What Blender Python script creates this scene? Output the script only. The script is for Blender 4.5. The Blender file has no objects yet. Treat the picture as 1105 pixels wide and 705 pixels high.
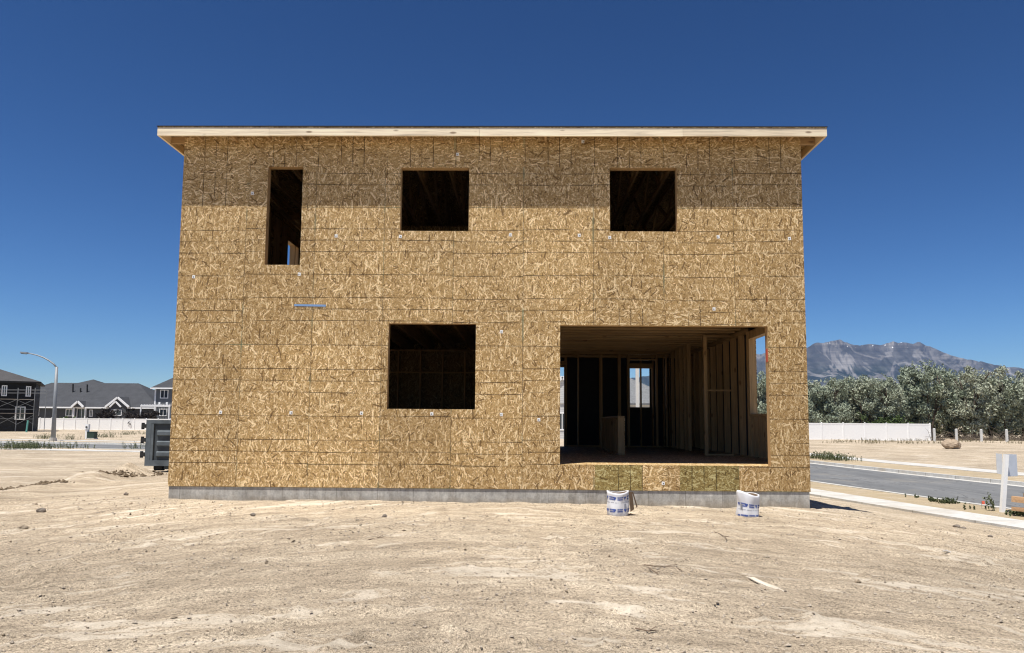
import bpy, math, random
import numpy as np
from mathutils import Vector, Matrix
random.seed(7)
C = bpy.context.scene.collection
S = bpy.context.scene
R = math.radians

# ------------------------------------------------------------------ camera model (same numbers are given to the camera)
IW, IH, FPX, EYE = 1105.0, 705.0, 800.0, 1.5
PITCH, YAW, ROLL, SHIFT = 0.092134, -0.015981, 0.0074416, 28.58
def cam_axes():
    fw = Vector((math.sin(YAW)*math.cos(PITCH), math.cos(YAW)*math.cos(PITCH), math.sin(PITCH)))
    r0 = Vector((math.cos(YAW), -math.sin(YAW), 0)); u0 = r0.cross(fw)
    r = math.cos(ROLL)*r0 + math.sin(ROLL)*u0
    u = -math.sin(ROLL)*r0 + math.cos(ROLL)*u0
    return r, u, fw
RX, UX, FX = cam_axes()
def ray(x, y): return FX + RX*((x-IW/2)/FPX) - UX*((y-IH/2-SHIFT)/FPX)
def at(x, y, Y):
    d = ray(x, y); t = Y/d.y
    return Vector((d.x*t, Y, EYE + d.z*t))
def on_ground(x, y, z):
    d = ray(x, y); t = (z-EYE)/d.z
    return Vector((d.x*t, d.y*t, z))

# ------------------------------------------------------------------ mesh helpers
class MB:
    def __init__(s): s.v = []; s.f = []
    def add(s, vs, fs):
        n = len(s.v); s.v += [tuple(v) for v in vs]; s.f += [tuple(i+n for i in f) for f in fs]; return s
    def box(s, x0, x1, y0, y1, z0, z1):
        return s.add([(x0,y0,z0),(x1,y0,z0),(x1,y1,z0),(x0,y1,z0),(x0,y0,z1),(x1,y0,z1),(x1,y1,z1),(x0,y1,z1)],
                     [(3,2,1,0),(4,5,6,7),(0,1,5,4),(1,2,6,5),(2,3,7,6),(3,0,4,7)])
    def beam(s, a, b, w, h, up=(0,0,1)):
        a = Vector(a); b = Vector(b); d = (b-a).normalized(); up = Vector(up)
        sx = d.cross(up)
        if sx.length < 1e-5: sx = d.cross(Vector((1,0,0)))
        sx.normalize(); sz = sx.cross(d)
        o = [(-w/2,-h/2),(w/2,-h/2),(w/2,h/2),(-w/2,h/2)]
        vs = [a+sx*i+sz*j for i,j in o] + [b+sx*i+sz*j for i,j in o]
        return s.add(vs, [(3,2,1,0),(4,5,6,7),(0,1,5,4),(1,2,6,5),(2,3,7,6),(3,0,4,7)])
    def tube(s, pts, rad, n=8, caps=True):
        pts = [Vector(p) for p in pts]
        if not hasattr(rad, '__len__'): rad = [rad]*len(pts)
        vs = []; fs = []
        for i, p in enumerate(pts):
            d = (pts[min(i+1,len(pts)-1)]-pts[max(i-1,0)]).normalized()
            a = d.cross(Vector((0,0,1)))
            if a.length < 1e-3: a = d.cross(Vector((0,1,0)))
            a.normalize(); b = d.cross(a)
            for k in range(n):
                t = 2*math.pi*k/n
                vs.append(p + (a*math.cos(t)+b*math.sin(t))*rad[i])
        for i in range(len(pts)-1):
            for k in range(n):
                k2 = (k+1)%n
                fs.append((i*n+k, i*n+k2, (i+1)*n+k2, (i+1)*n+k))
        if caps:
            fs.append(tuple(range(n-1,-1,-1))); m = (len(pts)-1)*n; fs.append(tuple(m+k for k in range(n)))
        return s.add(vs, fs)
    def prism(s, poly, d):      # poly: list of 3-D points, d: extrusion vector
        n = len(poly); d = Vector(d); p = [Vector(q) for q in poly]
        return s.add(p+[q+d for q in p], [tuple(range(n-1,-1,-1)), tuple(range(n,2*n))] + [(i,(i+1)%n,n+(i+1)%n,n+i) for i in range(n)])
    def holed(s, axis, pos, th, rect, holes):
        u0,u1,v0,v1 = rect
        us = sorted({u0,u1}|{min(max(h[k],u0),u1) for h in holes for k in (0,1)})
        vs_ = sorted({v0,v1}|{min(max(h[k],v0),v1) for h in holes for k in (2,3)})
        nu, nv = len(us)-1, len(vs_)-1
        def full(i,j):
            if i<0 or j<0 or i>=nu or j>=nv: return False
            cu=(us[i]+us[i+1])/2; cv=(vs_[j]+vs_[j+1])/2
            return not any(h[0]<cu<h[1] and h[2]<cv<h[3] for h in holes)
        def P(u,v,w): return (u,pos+w,v) if axis=='x' else (pos+w,u,v)
        for i in range(nu):
            for j in range(nv):
                if not full(i,j): continue
                a,b,c,d = us[i],us[i+1],vs_[j],vs_[j+1]
                s.add([P(a,c,0),P(b,c,0),P(b,d,0),P(a,d,0)],[(0,1,2,3)])
                s.add([P(a,c,th),P(b,c,th),P(b,d,th),P(a,d,th)],[(3,2,1,0)])
                if not full(i-1,j): s.add([P(a,c,0),P(a,d,0),P(a,d,th),P(a,c,th)],[(0,1,2,3)])
                if not full(i+1,j): s.add([P(b,c,0),P(b,c,th),P(b,d,th),P(b,d,0)],[(0,1,2,3)])
                if not full(i,j-1): s.add([P(a,c,0),P(a,c,th),P(b,c,th),P(b,c,0)],[(0,1,2,3)])
                if not full(i,j+1): s.add([P(a,d,0),P(b,d,0),P(b,d,th),P(a,d,th)],[(0,1,2,3)])
        return s
    def build(s, name, m, parent=None, org=(0,0,0), smooth=False, loc=None):
        me = bpy.data.meshes.new(name)
        o = Vector(org)
        me.from_pydata([tuple(Vector(v)-o) for v in s.v], [], s.f)
        me.materials.append(m)
        if smooth: me.polygons.foreach_set('use_smooth', [True]*len(me.polygons))
        me.update()
        ob = bpy.data.objects.new(name, me); C.objects.link(ob)
        if parent is not None: ob.parent = parent
        else: ob.location = loc if loc is not None else org
        return ob
def tag(o, label, cat, group=None):
    o['label'] = label; o['category'] = cat
    if group: o['group'] = group
    return o
def thing(name, label, cat, loc, group=None):
    o = bpy.data.objects.new(name, None); C.objects.link(o); o.location = loc; o.empty_display_size = .3
    return tag(o, label, cat, group)
def struct(o, kind='structure'): o['kind'] = kind; return o
def dup(root, loc, rz=0, sc=(1,1,1), label=None, group=None):
    r = root.copy(); C.objects.link(r); r.location = loc; r.rotation_euler = (0,0,rz); r.scale = sc
    if label: r['label'] = label
    if group: r['group'] = group
    for ch in list(root.children):
        c = ch.copy(); C.objects.link(c); c.parent = r
        for g in list(ch.children):
            d = g.copy(); C.objects.link(d); d.parent = c
    return r

# ------------------------------------------------------------------ node helpers
class N:
    def __init__(s, name):
        s.m = bpy.data.materials.new(name); s.m.use_nodes = True; s.t = s.m.node_tree
        s.b = s.t.nodes['Principled BSDF']; s.b.inputs['Specular IOR Level'].default_value = .25
        s.b.inputs['Roughness'].default_value = .85
    def n(s, ty, **kw):
        x = s.t.nodes.new(ty)
        for k, v in kw.items(): setattr(x, k, v)
        return x
    def L(s, a, b): s.t.links.new(a, b)
    def put(s, sock, v):
        if v is None: return
        if hasattr(v, 'links') or isinstance(v, bpy.types.NodeSocket): s.L(v, sock)
        else: sock.default_value = v
    def math(s, op, a, b=None, c=None, clamp=False):
        x = s.n('ShaderNodeMath', operation=op, use_clamp=clamp); s.put(x.inputs[0], a); s.put(x.inputs[1], b)
        if c is not None: s.put(x.inputs[2], c)
        return x.outputs[0]
    def pos(s): return s.n('ShaderNodeNewGeometry').outputs['Position']
    def obj(s): return s.n('ShaderNodeTexCoord').outputs['Object']
    def sep(s, v): x = s.n('ShaderNodeSeparateXYZ'); s.L(v, x.inputs[0]); return x.outputs
    def comb(s, a, b, c=0.0):
        x = s.n('ShaderNodeCombineXYZ'); s.put(x.inputs[0], a); s.put(x.inputs[1], b); s.put(x.inputs[2], c); return x.outputs[0]
    def mapp(s, v, rot=(0,0,0), scale=(1,1,1), loc=(0,0,0)):
        x = s.n('ShaderNodeMapping'); s.L(v, x.inputs[0]); x.inputs['Rotation'].default_value = rot
        x.inputs['Scale'].default_value = scale; x.inputs['Location'].default_value = loc; return x.outputs[0]
    def noise(s, v, scale, detail=4, rough=.55, dist=0.0):
        x = s.n('ShaderNodeTexNoise'); s.put(x.inputs['Vector'], v); x.inputs['Scale'].default_value = scale
        x.inputs['Detail'].default_value = detail; x.inputs['Roughness'].default_value = rough; x.inputs['Distortion'].default_value = dist
        return x.outputs['Fac']
    def voro(s, v, scale=1.0, dims='2D', feat='F1', rnd=1.0):
        x = s.n('ShaderNodeTexVoronoi', voronoi_dimensions=dims, feature=feat); s.L(v, x.inputs['Vector'])
        x.inputs['Scale'].default_value = scale; x.inputs['Randomness'].default_value = rnd; return x
    def ramp(s, f, stops, interp='LINEAR'):
        x = s.n('ShaderNodeValToRGB'); s.L(f, x.inputs[0]); cr = x.color_ramp; cr.interpolation = interp
        while len(cr.elements) < len(stops): cr.elements.new(.5)
        for e, (p, c) in zip(cr.elements, stops):
            e.position = p; e.color = (c, c, c, 1) if not hasattr(c, '__len__') else (*c[:3], 1)
        return x.outputs[0]
    def mix(s, f, a, b, blend='MIX'):
        x = s.n('ShaderNodeMix', data_type='RGBA', blend_type=blend)
        s.put(x.inputs[0], f)
        for k, v in ((6, a), (7, b)):
            if isinstance(v, tuple): x.inputs[k].default_value = (*v[:3], 1)
            else: s.L(v, x.inputs[k])
        return x.outputs[2]
    def bump(s, h, strength=.5, dist=.01):
        x = s.n('ShaderNodeBump'); s.L(h, x.inputs['Height']); x.inputs['Strength'].default_value = strength
        x.inputs['Distance'].default_value = dist; s.L(x.outputs[0], s.b.inputs['Normal'])
    def col(s, c):
        if isinstance(c, tuple): s.b.inputs['Base Color'].default_value = (*c, 1)
        else: s.L(c, s.b.inputs['Base Color'])
    def rough(s, r): s.put(s.b.inputs['Roughness'], r)

def plain(name, c, rough=.7, var=.15, scale=6.0, metal=0.0, spec=.3):
    k = N(name); p = k.obj()
    f = k.noise(p, scale, 5, .6)
    a = tuple(x*(1-var) for x in c); b = tuple(min(1, x*(1+var)) for x in c)
    k.col(k.ramp(f, [(.3, a), (.7, b)])); k.rough(rough); k.b.inputs['Metallic'].default_value = metal
    k.b.inputs['Specular IOR Level'].default_value = spec
    return k.m

SEAM0 = -4.896
def osb(name, axis, swap=False, tint=None, seams=True, v0=.356, seed=0.0, gain=1.0):
    """strand board: layers of long flakes over each other, printed nailing lines, joints every 1.22 m"""
    k = N(name); p = k.sep(k.pos())
    U, V = {'x': (p[0], p[2]), 'y': (p[1], p[2]), 'h': (p[0], p[1])}[axis]
    a, b = (V, U) if swap else (U, V)
    uv = k.comb(k.math('ADD', a, 37.3+seed), k.math('ADD', b, 11.7+seed))
    warp = k.n('ShaderNodeTexNoise'); k.L(uv, warp.inputs['Vector']); warp.inputs['Scale'].default_value = 9; warp.inputs['Detail'].default_value = 2
    vm = k.n('ShaderNodeVectorMath', operation='MULTIPLY_ADD'); k.L(warp.outputs['Color'], vm.inputs[0])
    vm.inputs[1].default_value = (.006,.006,0); k.L(uv, vm.inputs[2]); uvw = vm.outputs[0]
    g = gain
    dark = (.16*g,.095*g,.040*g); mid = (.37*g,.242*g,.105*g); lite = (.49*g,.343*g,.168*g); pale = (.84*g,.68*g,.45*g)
    col = None
    layers = [(5,.010,.042,0),(-20,.010,.045,.4),(28,.010,.045,.5),(-50,.010,.045,.72),(78,.010,.042,.82)]
    for i, (ang, w, l, th) in enumerate(layers):
        rp = k.mapp(uvw, rot=(0,0,R(ang)), loc=(3.1*i, 7.7*i, 0))
        sp = k.mapp(rp, scale=(1/w, 1/l, 1))
        c = k.sep(k.voro(sp).outputs['Color'])
        if i < 5: tone = k.ramp(c[0], [(0, dark), (.2, mid), (.78, lite), (.96, pale), (1, pale)])
        else: tone = k.ramp(c[0], [(0, dark), (.09, dark), (.13, mid), (.42, lite), (.66, pale), (1, pale)])
        if col is None: col = tone
        else:
            m = k.math('MULTIPLY', k.math('GREATER_THAN', c[1], th), .8)
            col = k.mix(m, col, tone)
    # single straight flakes, each with its own angle
    for i, (sc_, L_, W_, th) in enumerate(((20,.055,.013,.5),(15,.08,.015,.55),(11,.11,.018,.62),(8.5,.14,.022,.72),(6.5,.17,.027,.84))):
        fuv = k.mapp(uv, loc=(5.3*i, 2.9*i, 0)); v = k.voro(fuv, sc_); c = k.sep(v.outputs['Color'])
        dv = k.n('ShaderNodeVectorMath', operation='SUBTRACT'); k.L(fuv, dv.inputs[0]); k.L(v.outputs['Position'], dv.inputs[1]); dd = k.sep(dv.outputs[0])
        r_ = k.math('MULTIPLY_ADD', c[0], 2.0, -1.0); an = k.math('MULTIPLY', k.math('MULTIPLY', r_, k.math('ABSOLUTE', r_)), 1.45)
        ca, sa = k.math('COSINE', an), k.math('SINE', an)
        fx = k.math('ABSOLUTE', k.math('ADD', k.math('MULTIPLY', dd[0], ca), k.math('MULTIPLY', dd[1], sa)))
        fy = k.math('ABSOLUTE', k.math('SUBTRACT', k.math('MULTIPLY', dd[1], ca), k.math('MULTIPLY', dd[0], sa)))
        mk = k.math('MULTIPLY', k.math('MULTIPLY', k.math('LESS_THAN', fx, W_/2), k.math('LESS_THAN', fy, L_/2)), k.math('GREATER_THAN', c[1], th))
        tone = k.ramp(c[2], [(0, dark), (.15, dark), (.2, mid), (.45, lite), (.72, pale), (1, pale)])
        col = k.mix(k.math('MULTIPLY', mk, .88), col, tone)
    fine = k.noise(k.mapp(uv, scale=(60, 34, 1)), 1.0, 2, .6)
    col = k.mix(1.0, col, k.ramp(fine, [(.3, .70), (.7, 1.27)]), 'MULTIPLY')
    big = k.noise(uv, .7, 3, .5)
    col = k.mix(1.0, col, k.ramp(big, [(.3, (.93,.93,.93)), (.7, (1.06,1.05,1.02))]), 'MULTIPLY')
    if seams:
        pu = k.math('DIVIDE', k.math('SUBTRACT', a if not swap else U, SEAM0), 1.2192)
        pv = k.math('DIVIDE', k.math('SUBTRACT', b if not swap else V, v0), 2.4384)
        iu = k.math('FLOOR', pu); iv = k.math('FLOOR', pv)
        wn = k.n('ShaderNodeTexWhiteNoise', noise_dimensions='2D'); k.L(k.comb(iu, iv), wn.inputs['Vector'])
        ws = k.sep(wn.outputs['Color'])
        col = k.mix(1.0, col, k.ramp(ws[0], [(0, (.84,.82,.79)), (1, (1.10,1.09,1.07))]), 'MULTIPLY')
        wob = k.math('MULTIPLY', k.math('SUBTRACT', k.noise(uv, 1.3, 2), .5), .014)
        off = k.math('ADD', k.math('MULTIPLY', k.math('SUBTRACT', ws[1], .5), .05), wob)
        brk = k.ramp(k.noise(k.mapp(uv, scale=(1.0,1.0,1), loc=(5,3,0)), 2.3, 2, .5), [(.36, .25), (.56, 1)])
        if not swap:
            t = k.math('ADD', k.math('SUBTRACT', b, k.math('ADD', k.math('MULTIPLY', iv, 2.4384), v0)), off)
            d = None
            for q in (.4064,.6096,.8128,1.2192,1.6256,1.8288,2.032):
                e = k.math('ABSOLUTE', k.math('SUBTRACT', t, q)); d = e if d is None else k.math('MINIMUM', d, e)
        else:
            t = k.math('MODULO', k.math('ADD', k.math('ADD', U, off), 24.384), 2.4384); d = None
            for q in (0,.4064,.6096,.8128,1.2192,1.6256,1.8288,2.032):
                e = k.math('ABSOLUTE', k.math('SUBTRACT', t, q)); d = e if d is None else k.math('MINIMUM', d, e)
        line = k.math('MULTIPLY', k.math('LESS_THAN', d, .0085), brk)
        col = k.mix(k.math('MULTIPLY', line, .72), col, (.05,.026,.011))
        fu = k.math('MULTIPLY', k.math('PINGPONG', k.math('ADD', pu, 40.0), .5), 1.2192)
        jn = k.math('LESS_THAN', fu, .0065)
        grn = k.ramp(k.noise(uv, 1.1, 2), [(.42, (.085,.055,.03)), (.56, (.09,.07,.04)), (.64, (.09,.13,.085))])
        gl = k.math('MULTIPLY', k.math('LESS_THAN', fu, .016), k.ramp(k.noise(uv, 1.7, 2), [(.54, 0), (.64, .5)]))
        col = k.mix(gl, col, (.20,.25,.16))
        if not swap: col = k.mix(k.math('MULTIPLY', jn, .55), col, grn)
        fv = k.math('MULTIPLY', k.math('PINGPONG', k.math('ADD', pv, 40.0), .5), 2.4384)
        if not swap: col = k.mix(k.math('MULTIPLY', k.math('LESS_THAN', fv, .007), .7), col, grn)
        nail_u = k.math('PINGPONG', k.math('ADD', a, 10.0), .1016); nail_v = k.math('PINGPONG', k.math('ADD', b, 10.0), .0762)
    col = k.mix(1.0, col, (1.0,.965,.88), 'MULTIPLY')
    if tint: col = k.mix(1.0, col, tint, 'MULTIPLY')
    k.col(col); k.rough(.78)
    return k.m

def lumber(name, c=(.46,.31,.16), axis=2):
    k = N(name); o = k.obj()
    sc = [14,14,14]; sc[axis] = .9
    f = k.noise(k.mapp(o, scale=tuple(sc)), 1.6, 5, .6, .6)
    inf = k.n('ShaderNodeObjectInfo').outputs['Random']
    col = k.ramp(f, [(.25, tuple(x*.62 for x in c)), (.5, c), (.75, tuple(min(1,x*1.22) for x in c))])
    kn = k.voro(k.mapp(o, scale=tuple((3.2 if i!=axis else 1.1) for i in range(3))), 1.6, '3D').outputs['Distance']
    col = k.mix(k.ramp(kn, [(.07, .75), (.13, 0)]), col, (.16,.085,.04))
    col = k.mix(1.0, col, k.ramp(inf, [(0, (.82,.78,.74)), (1, (1.12,1.1,1.06))]), 'MULTIPLY')
    k.col(col); k.rough(.7); k.bump(f, .2, .003)
    return k.m

def concrete(name, c=(.40,.40,.395), forms=False, walk=False):
    k = N(name); p = k.pos(); q = k.sep(p)
    f = k.noise(p, 5, 6, .7); s = k.noise(p, 55, 3, .6)
    col = k.ramp(f, [(.3, tuple(x*.82 for x in c)), (.7, tuple(x*1.12 for x in c))])
    col = k.mix(1.0, col, k.ramp(s, [(.3, .88), (.7, 1.08)]), 'MULTIPLY')
    pit = k.voro(p, 16, '3D').outputs['Distance']
    col = k.mix(k.ramp(pit, [(.05, .6), (.1, 0)]), col, (.12,.12,.12))
    if forms:
        u = k.math('DIVIDE', k.math('ADD', k.math('ADD', k.math('ADD', q[0], q[1]), 20.0), k.math('MULTIPLY', k.noise(k.comb(k.math('ADD', q[0], q[1]), 0.0), .9, 1), .9)), .58)
        wn = k.n('ShaderNodeTexWhiteNoise', noise_dimensions='1D'); k.L(k.math('FLOOR', u), wn.inputs['W'])
        col = k.mix(1.0, col, k.ramp(wn.outputs['Value'], [(0, .90), (1, 1.06)]), 'MULTIPLY')
        e = k.math('PINGPONG', u, .5)
        col = k.mix(k.math('MULTIPLY', k.math('LESS_THAN', e, .011), .45), col, (.15,.14,.125))
        splash = k.ramp(k.math('ADD', q[2], k.math('MULTIPLY', k.noise(p, 4, 4, .7), .22)), [(.20, .75), (.34, 0)])
        col = k.mix(splash, col, (.33,.28,.21))
    if forms:
        vs_ = k.noise(k.mapp(p, scale=(7,7,1.2)), 1.4, 5, .7); col = k.mix(1.0, col, k.ramp(vs_, [(.32, (.74,.72,.69)), (.55, (1,1,1)), (.72, (1.10,1.09,1.06))]), 'MULTIPLY')
        mt = k.noise(p, 13, 5, .75); col = k.mix(1.0, col, k.ramp(mt, [(.32, .72), (.62, 1.1)]), 'MULTIPLY')
    if walk:
        xy = k.comb(q[0], q[1]); ds = k.noise(xy, .8, 5, .7, .5)
        col = k.mix(k.ramp(ds, [(.48, 0), (.66, .55)]), col, (.40,.345,.27))
        e = k.math('PINGPONG', k.math('ADD', q[1], 100.0), .76); e2 = k.math('PINGPONG', k.math('ADD', q[0], 400.0), .76)
        far_ = k.math('LESS_THAN', q[0], 2.0)
        e = k.math('ADD', k.math('MULTIPLY', e, k.math('SUBTRACT', 1.0, far_)), k.math('MULTIPLY', e2, far_))
        col = k.mix(k.math('MULTIPLY', k.math('LESS_THAN', e, .014), .6), col, (.14,.125,.105))
    k.col(col); k.rough(.9); k.bump(s, .2, .004)
    return k.m

M = {}
M['osb'] = osb('strand_board', 'x'); M['osb_t'] = osb('strand_board_crosswise', 'x', swap=True, seed=3.3)
M['osb_g'] = osb('strand_board_green', 'x', swap=True, tint=(.62,.70,.58), seed=8.1)
M['osb_shade'] = osb('shaded_strand_board', 'x', gain=.5, seams=False, seed=5.0); M['osb_y'] = osb('strand_board_side', 'y'); M['osb_h'] = osb('strand_board_flat', 'h', seams=False)  # first one: darkened copy of the board, room shade put into its colour
M['lum'] = lumber('lumber'); M['lumx'] = lumber('lumber_long', axis=0); M['lumy'] = lumber('lumber_deep', axis=1)
M['fascia'] = lumber('fascia_lumber', (.90,.79,.60), axis=0); M['fasciay'] = lumber('fascia_lumber_side', (.80,.64,.42), axis=1)
M['conc'] = concrete('foundation_concrete', (.47,.455,.42), True); M['walk'] = concrete('pale_concrete', (.55,.54,.51), False, True)
M['felt'] = plain('roof_felt', (.035,.035,.038), .9); M['gap_shade'] = plain('shadow_gap_dark', (.045,.047,.05), .9)  # second one: dark colour standing in for the shadow under the board edge
M['white'] = plain('white_vinyl', (.86,.86,.85), .45, .04); M['wpaint'] = plain('white_paint', (.85,.85,.84), .6, .05)
M['steel'] = plain('galvanised_steel', (.26,.27,.28), .55, .1, 3, .2); M['dark'] = plain('black_rubber', (.025,.025,.025), .8)
M['glass'] = plain('window_glass', (.03,.04,.05), .08, .1, 1, 0, .6)
M['paper'] = plain('label_paper', (.82,.82,.80), .7, .03); M['ink'] = plain('dark_ink', (.03,.03,.035), .7)

# ------------------------------------------------------------------ numpy noise and terrain
def vnoise(x, y, seed=0):
    xi = np.floor(x).astype(np.int64); yi = np.floor(y).astype(np.int64); xf = x-xi; yf = y-yi
    def h(a, b):
        n = (a*374761393 + b*668265263 + seed*974634341) & 0xffffffff
        n = ((n ^ (n >> 13))*1274126177) & 0xffffffff
        n = ((n ^ (n >> 15))*2246822519) & 0xffffffff
        return ((n ^ (n >> 16)) & 0xffffff)/float(0xffffff)
    u = xf*xf*(3-2*xf); v = yf*yf*(3-2*yf)
    return (h(xi,yi)*(1-u)+h(xi+1,yi)*u)*(1-v) + (h(xi,yi+1)*(1-u)+h(xi+1,yi+1)*u)*v
def fbm(x, y, o=4, seed=0, gain=.5):
    s = 0; a = 1; t = 0
    for i in range(o): s = s + a*vnoise(x*2**i, y*2**i, seed+i*17); t += a; a *= gain
    return s/t
def sstep(a, b, x):
    t = np.clip((x-a)/(b-a), 0, 1); return t*t*(3-2*t)
D_ = 12.71
def kerb_x(y):                                  # near kerb line of the right-hand road
    y = np.clip(y, -40, 75); return 10.19 - .224*(y-16.3) + .0034*(y-16.3)**2
CX, CY, CS = -19.6, 39.3, -.226                # near edge of the cross street's sidewalk
CN = math.hypot(1, CS)
def cross_d(x, y): return (y-CY-CS*(x-CX))/CN   # distance beyond that edge
def ground_h(x, y):
    x = np.asarray(x, float); y = np.asarray(y, float)
    off = x-kerb_x(y); cd = cross_d(x, y)
    z = .115 - .012*(x+6)*sstep(-8, 2, x)*.35
    z = z - .10*sstep(10.5, 3, y)
    z = z - .10*sstep(16, 24, y)*sstep(0, -8, x)
    z = z*(1-sstep(22, 38, y)) + (-.27)*sstep(22, 38, y)
    f = sstep(-6.6, -2.5, off)
    z = z*(1-f) + (-.275)*f
    lot = (1-sstep(-3.4, -2.45, off))*(1-sstep(-1.6, -.05, cd))
    # rough graded dirt
    w = fbm(x*.35, y*.9, 3, 5)
    n1 = fbm(x*.55+w*1.5, y*1.7, 4, 11)-.5
    n2 = fbm(x*2.2, y*5.0, 3, 23)-.5
    n3 = fbm(x*9, y*14, 2, 31)-.5
    v_ = y+.10*np.clip(x,-9,9)**2
    rid = 1-np.abs(fbm(x*.45, v_*1.5, 4, 47)*2-1)
    trk = fbm(x*.9, v_*4.5, 3, 57)-.5
    cl = np.clip(fbm(x*5.5, y*7, 3, 61)-.60, 0, 1)*np.clip(fbm(x*.6, y*1.0, 2, 63)-.42, 0, .3)/.3
    amp = (.4+.6*sstep(12.6, 10.5, y))*(1-.6*sstep(-9.2, -10.2, x-(-.14*(y-14)))*sstep(11, 14, y))
    z = z + lot*amp*(.09*n1 + .045*n2 + .026*n3 + .035*(rid-.8) + .035*trk + .22*cl)
    z = z + .07*fbm(x*1.6, y*0+3, 3, 77)*np.exp(-np.abs(D_-y)/.22)*(x > -6.2)*(x < 4.95)*(y < D_+.3)
    # low ridge at the left, edge of the smoother neighbouring pad, with two small heaps
    xr_ = -9.25 - .14*(y-14)
    z = z + lot*.13*np.exp(-((x-xr_)/.45)**2)*sstep(10, 12.5, y)*(1-sstep(19, 19.8, y))*(.4+1.2*fbm(x*1.2, y*1.2, 3, 3))
    z = z - .09*sstep(-8.6, -10.6, x)*sstep(12, 15, y)*(1-sstep(24, 30, y))
    for hx, hy, hr, hh in ((-10.2, 18.9, .36, .22), (-9.75, 19.0, .34, .12), (-10.05, 16.9, .6, .13), (-9.7, 16.6, .4, .08)):
        z = z + hh*np.exp(-(((x-hx)/hr)**2+((y-hy)/hr)**2))*(.6+.8*fbm(x*5, y*5, 3, 9))
    # streets: the sheet drops under roads, walks and verges
    s1 = sstep(-2.47, -2.40, off)*(1-sstep(10.62, 10.70, off))*(y < 95)
    s2 = sstep(.02, .1, cd)*(1-sstep(16.2, 16.4, cd))*(1-sstep(4, 6, x))
    z = np.where(s1 > 0, z*(1-s1)+(-.385)*s1, z); z = np.where(s2 > 0, z*(1-s2)+(-.385)*s2, z)
    # far dirt fields
    far = np.maximum(sstep(10.9, 14, off)*(y > 5), sstep(16.6, 20, cd))
    z = z + far*(.30*(fbm(x*.12, y*.12, 3, 71)-.5)+.10*(fbm(x*.6, y*.6, 3, 72)-.5)+.05)*(1-sstep(140, 300, np.hypot(x, y)))
    return z
def gh(x, y): return float(ground_h(np.array([x]), np.array([y]))[0])

def geo(a, b, n):
    return list(a*(b/a)**(np.arange(1, n+1)/n))
xs = sorted([-v for v in geo(34, 9800, 46)] + list(np.arange(-34, -12, .22)) + list(np.arange(-12, 12, .065)) + list(np.arange(12, 24, .14)) + geo(24, 9800, 52))
ys = sorted([-v for v in geo(12, 2600, 16)] + list(np.arange(-12, 3, .7)) + list(np.arange(3, 13.2, .05)) + list(np.arange(13.2, 24, .11)) + list(np.arange(24, 66, .3)) + geo(66, 12500, 60))
GX, GY = np.meshgrid(np.array(xs), np.array(ys))
GZ = ground_h(GX.ravel(), GY.ravel())
me = bpy.data.meshes.new('ground')
nx, ny = len(xs), len(ys)
idx = np.arange(nx*ny).reshape(ny, nx)
q = np.stack([idx[:-1,:-1].ravel(), idx[:-1,1:].ravel(), idx[1:,1:].ravel(), idx[1:,:-1].ravel()], 1)
me.vertices.add(nx*ny); me.vertices.foreach_set('co', np.stack([GX.ravel(), GY.ravel(), GZ], 1).astype(np.float32).ravel())
me.loops.add(q.size); me.loops.foreach_set('vertex_index', q.ravel().astype(np.int32))
me.polygons.add(len(q)); me.polygons.foreach_set('loop_start', np.arange(0, q.size, 4).astype(np.int32))
me.polygons.foreach_set('loop_total', np.full(len(q), 4, np.int32))
me.polygons.foreach_set('use_smooth', np.ones(len(q), bool)); me.update(calc_edges=True); me.validate()

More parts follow.
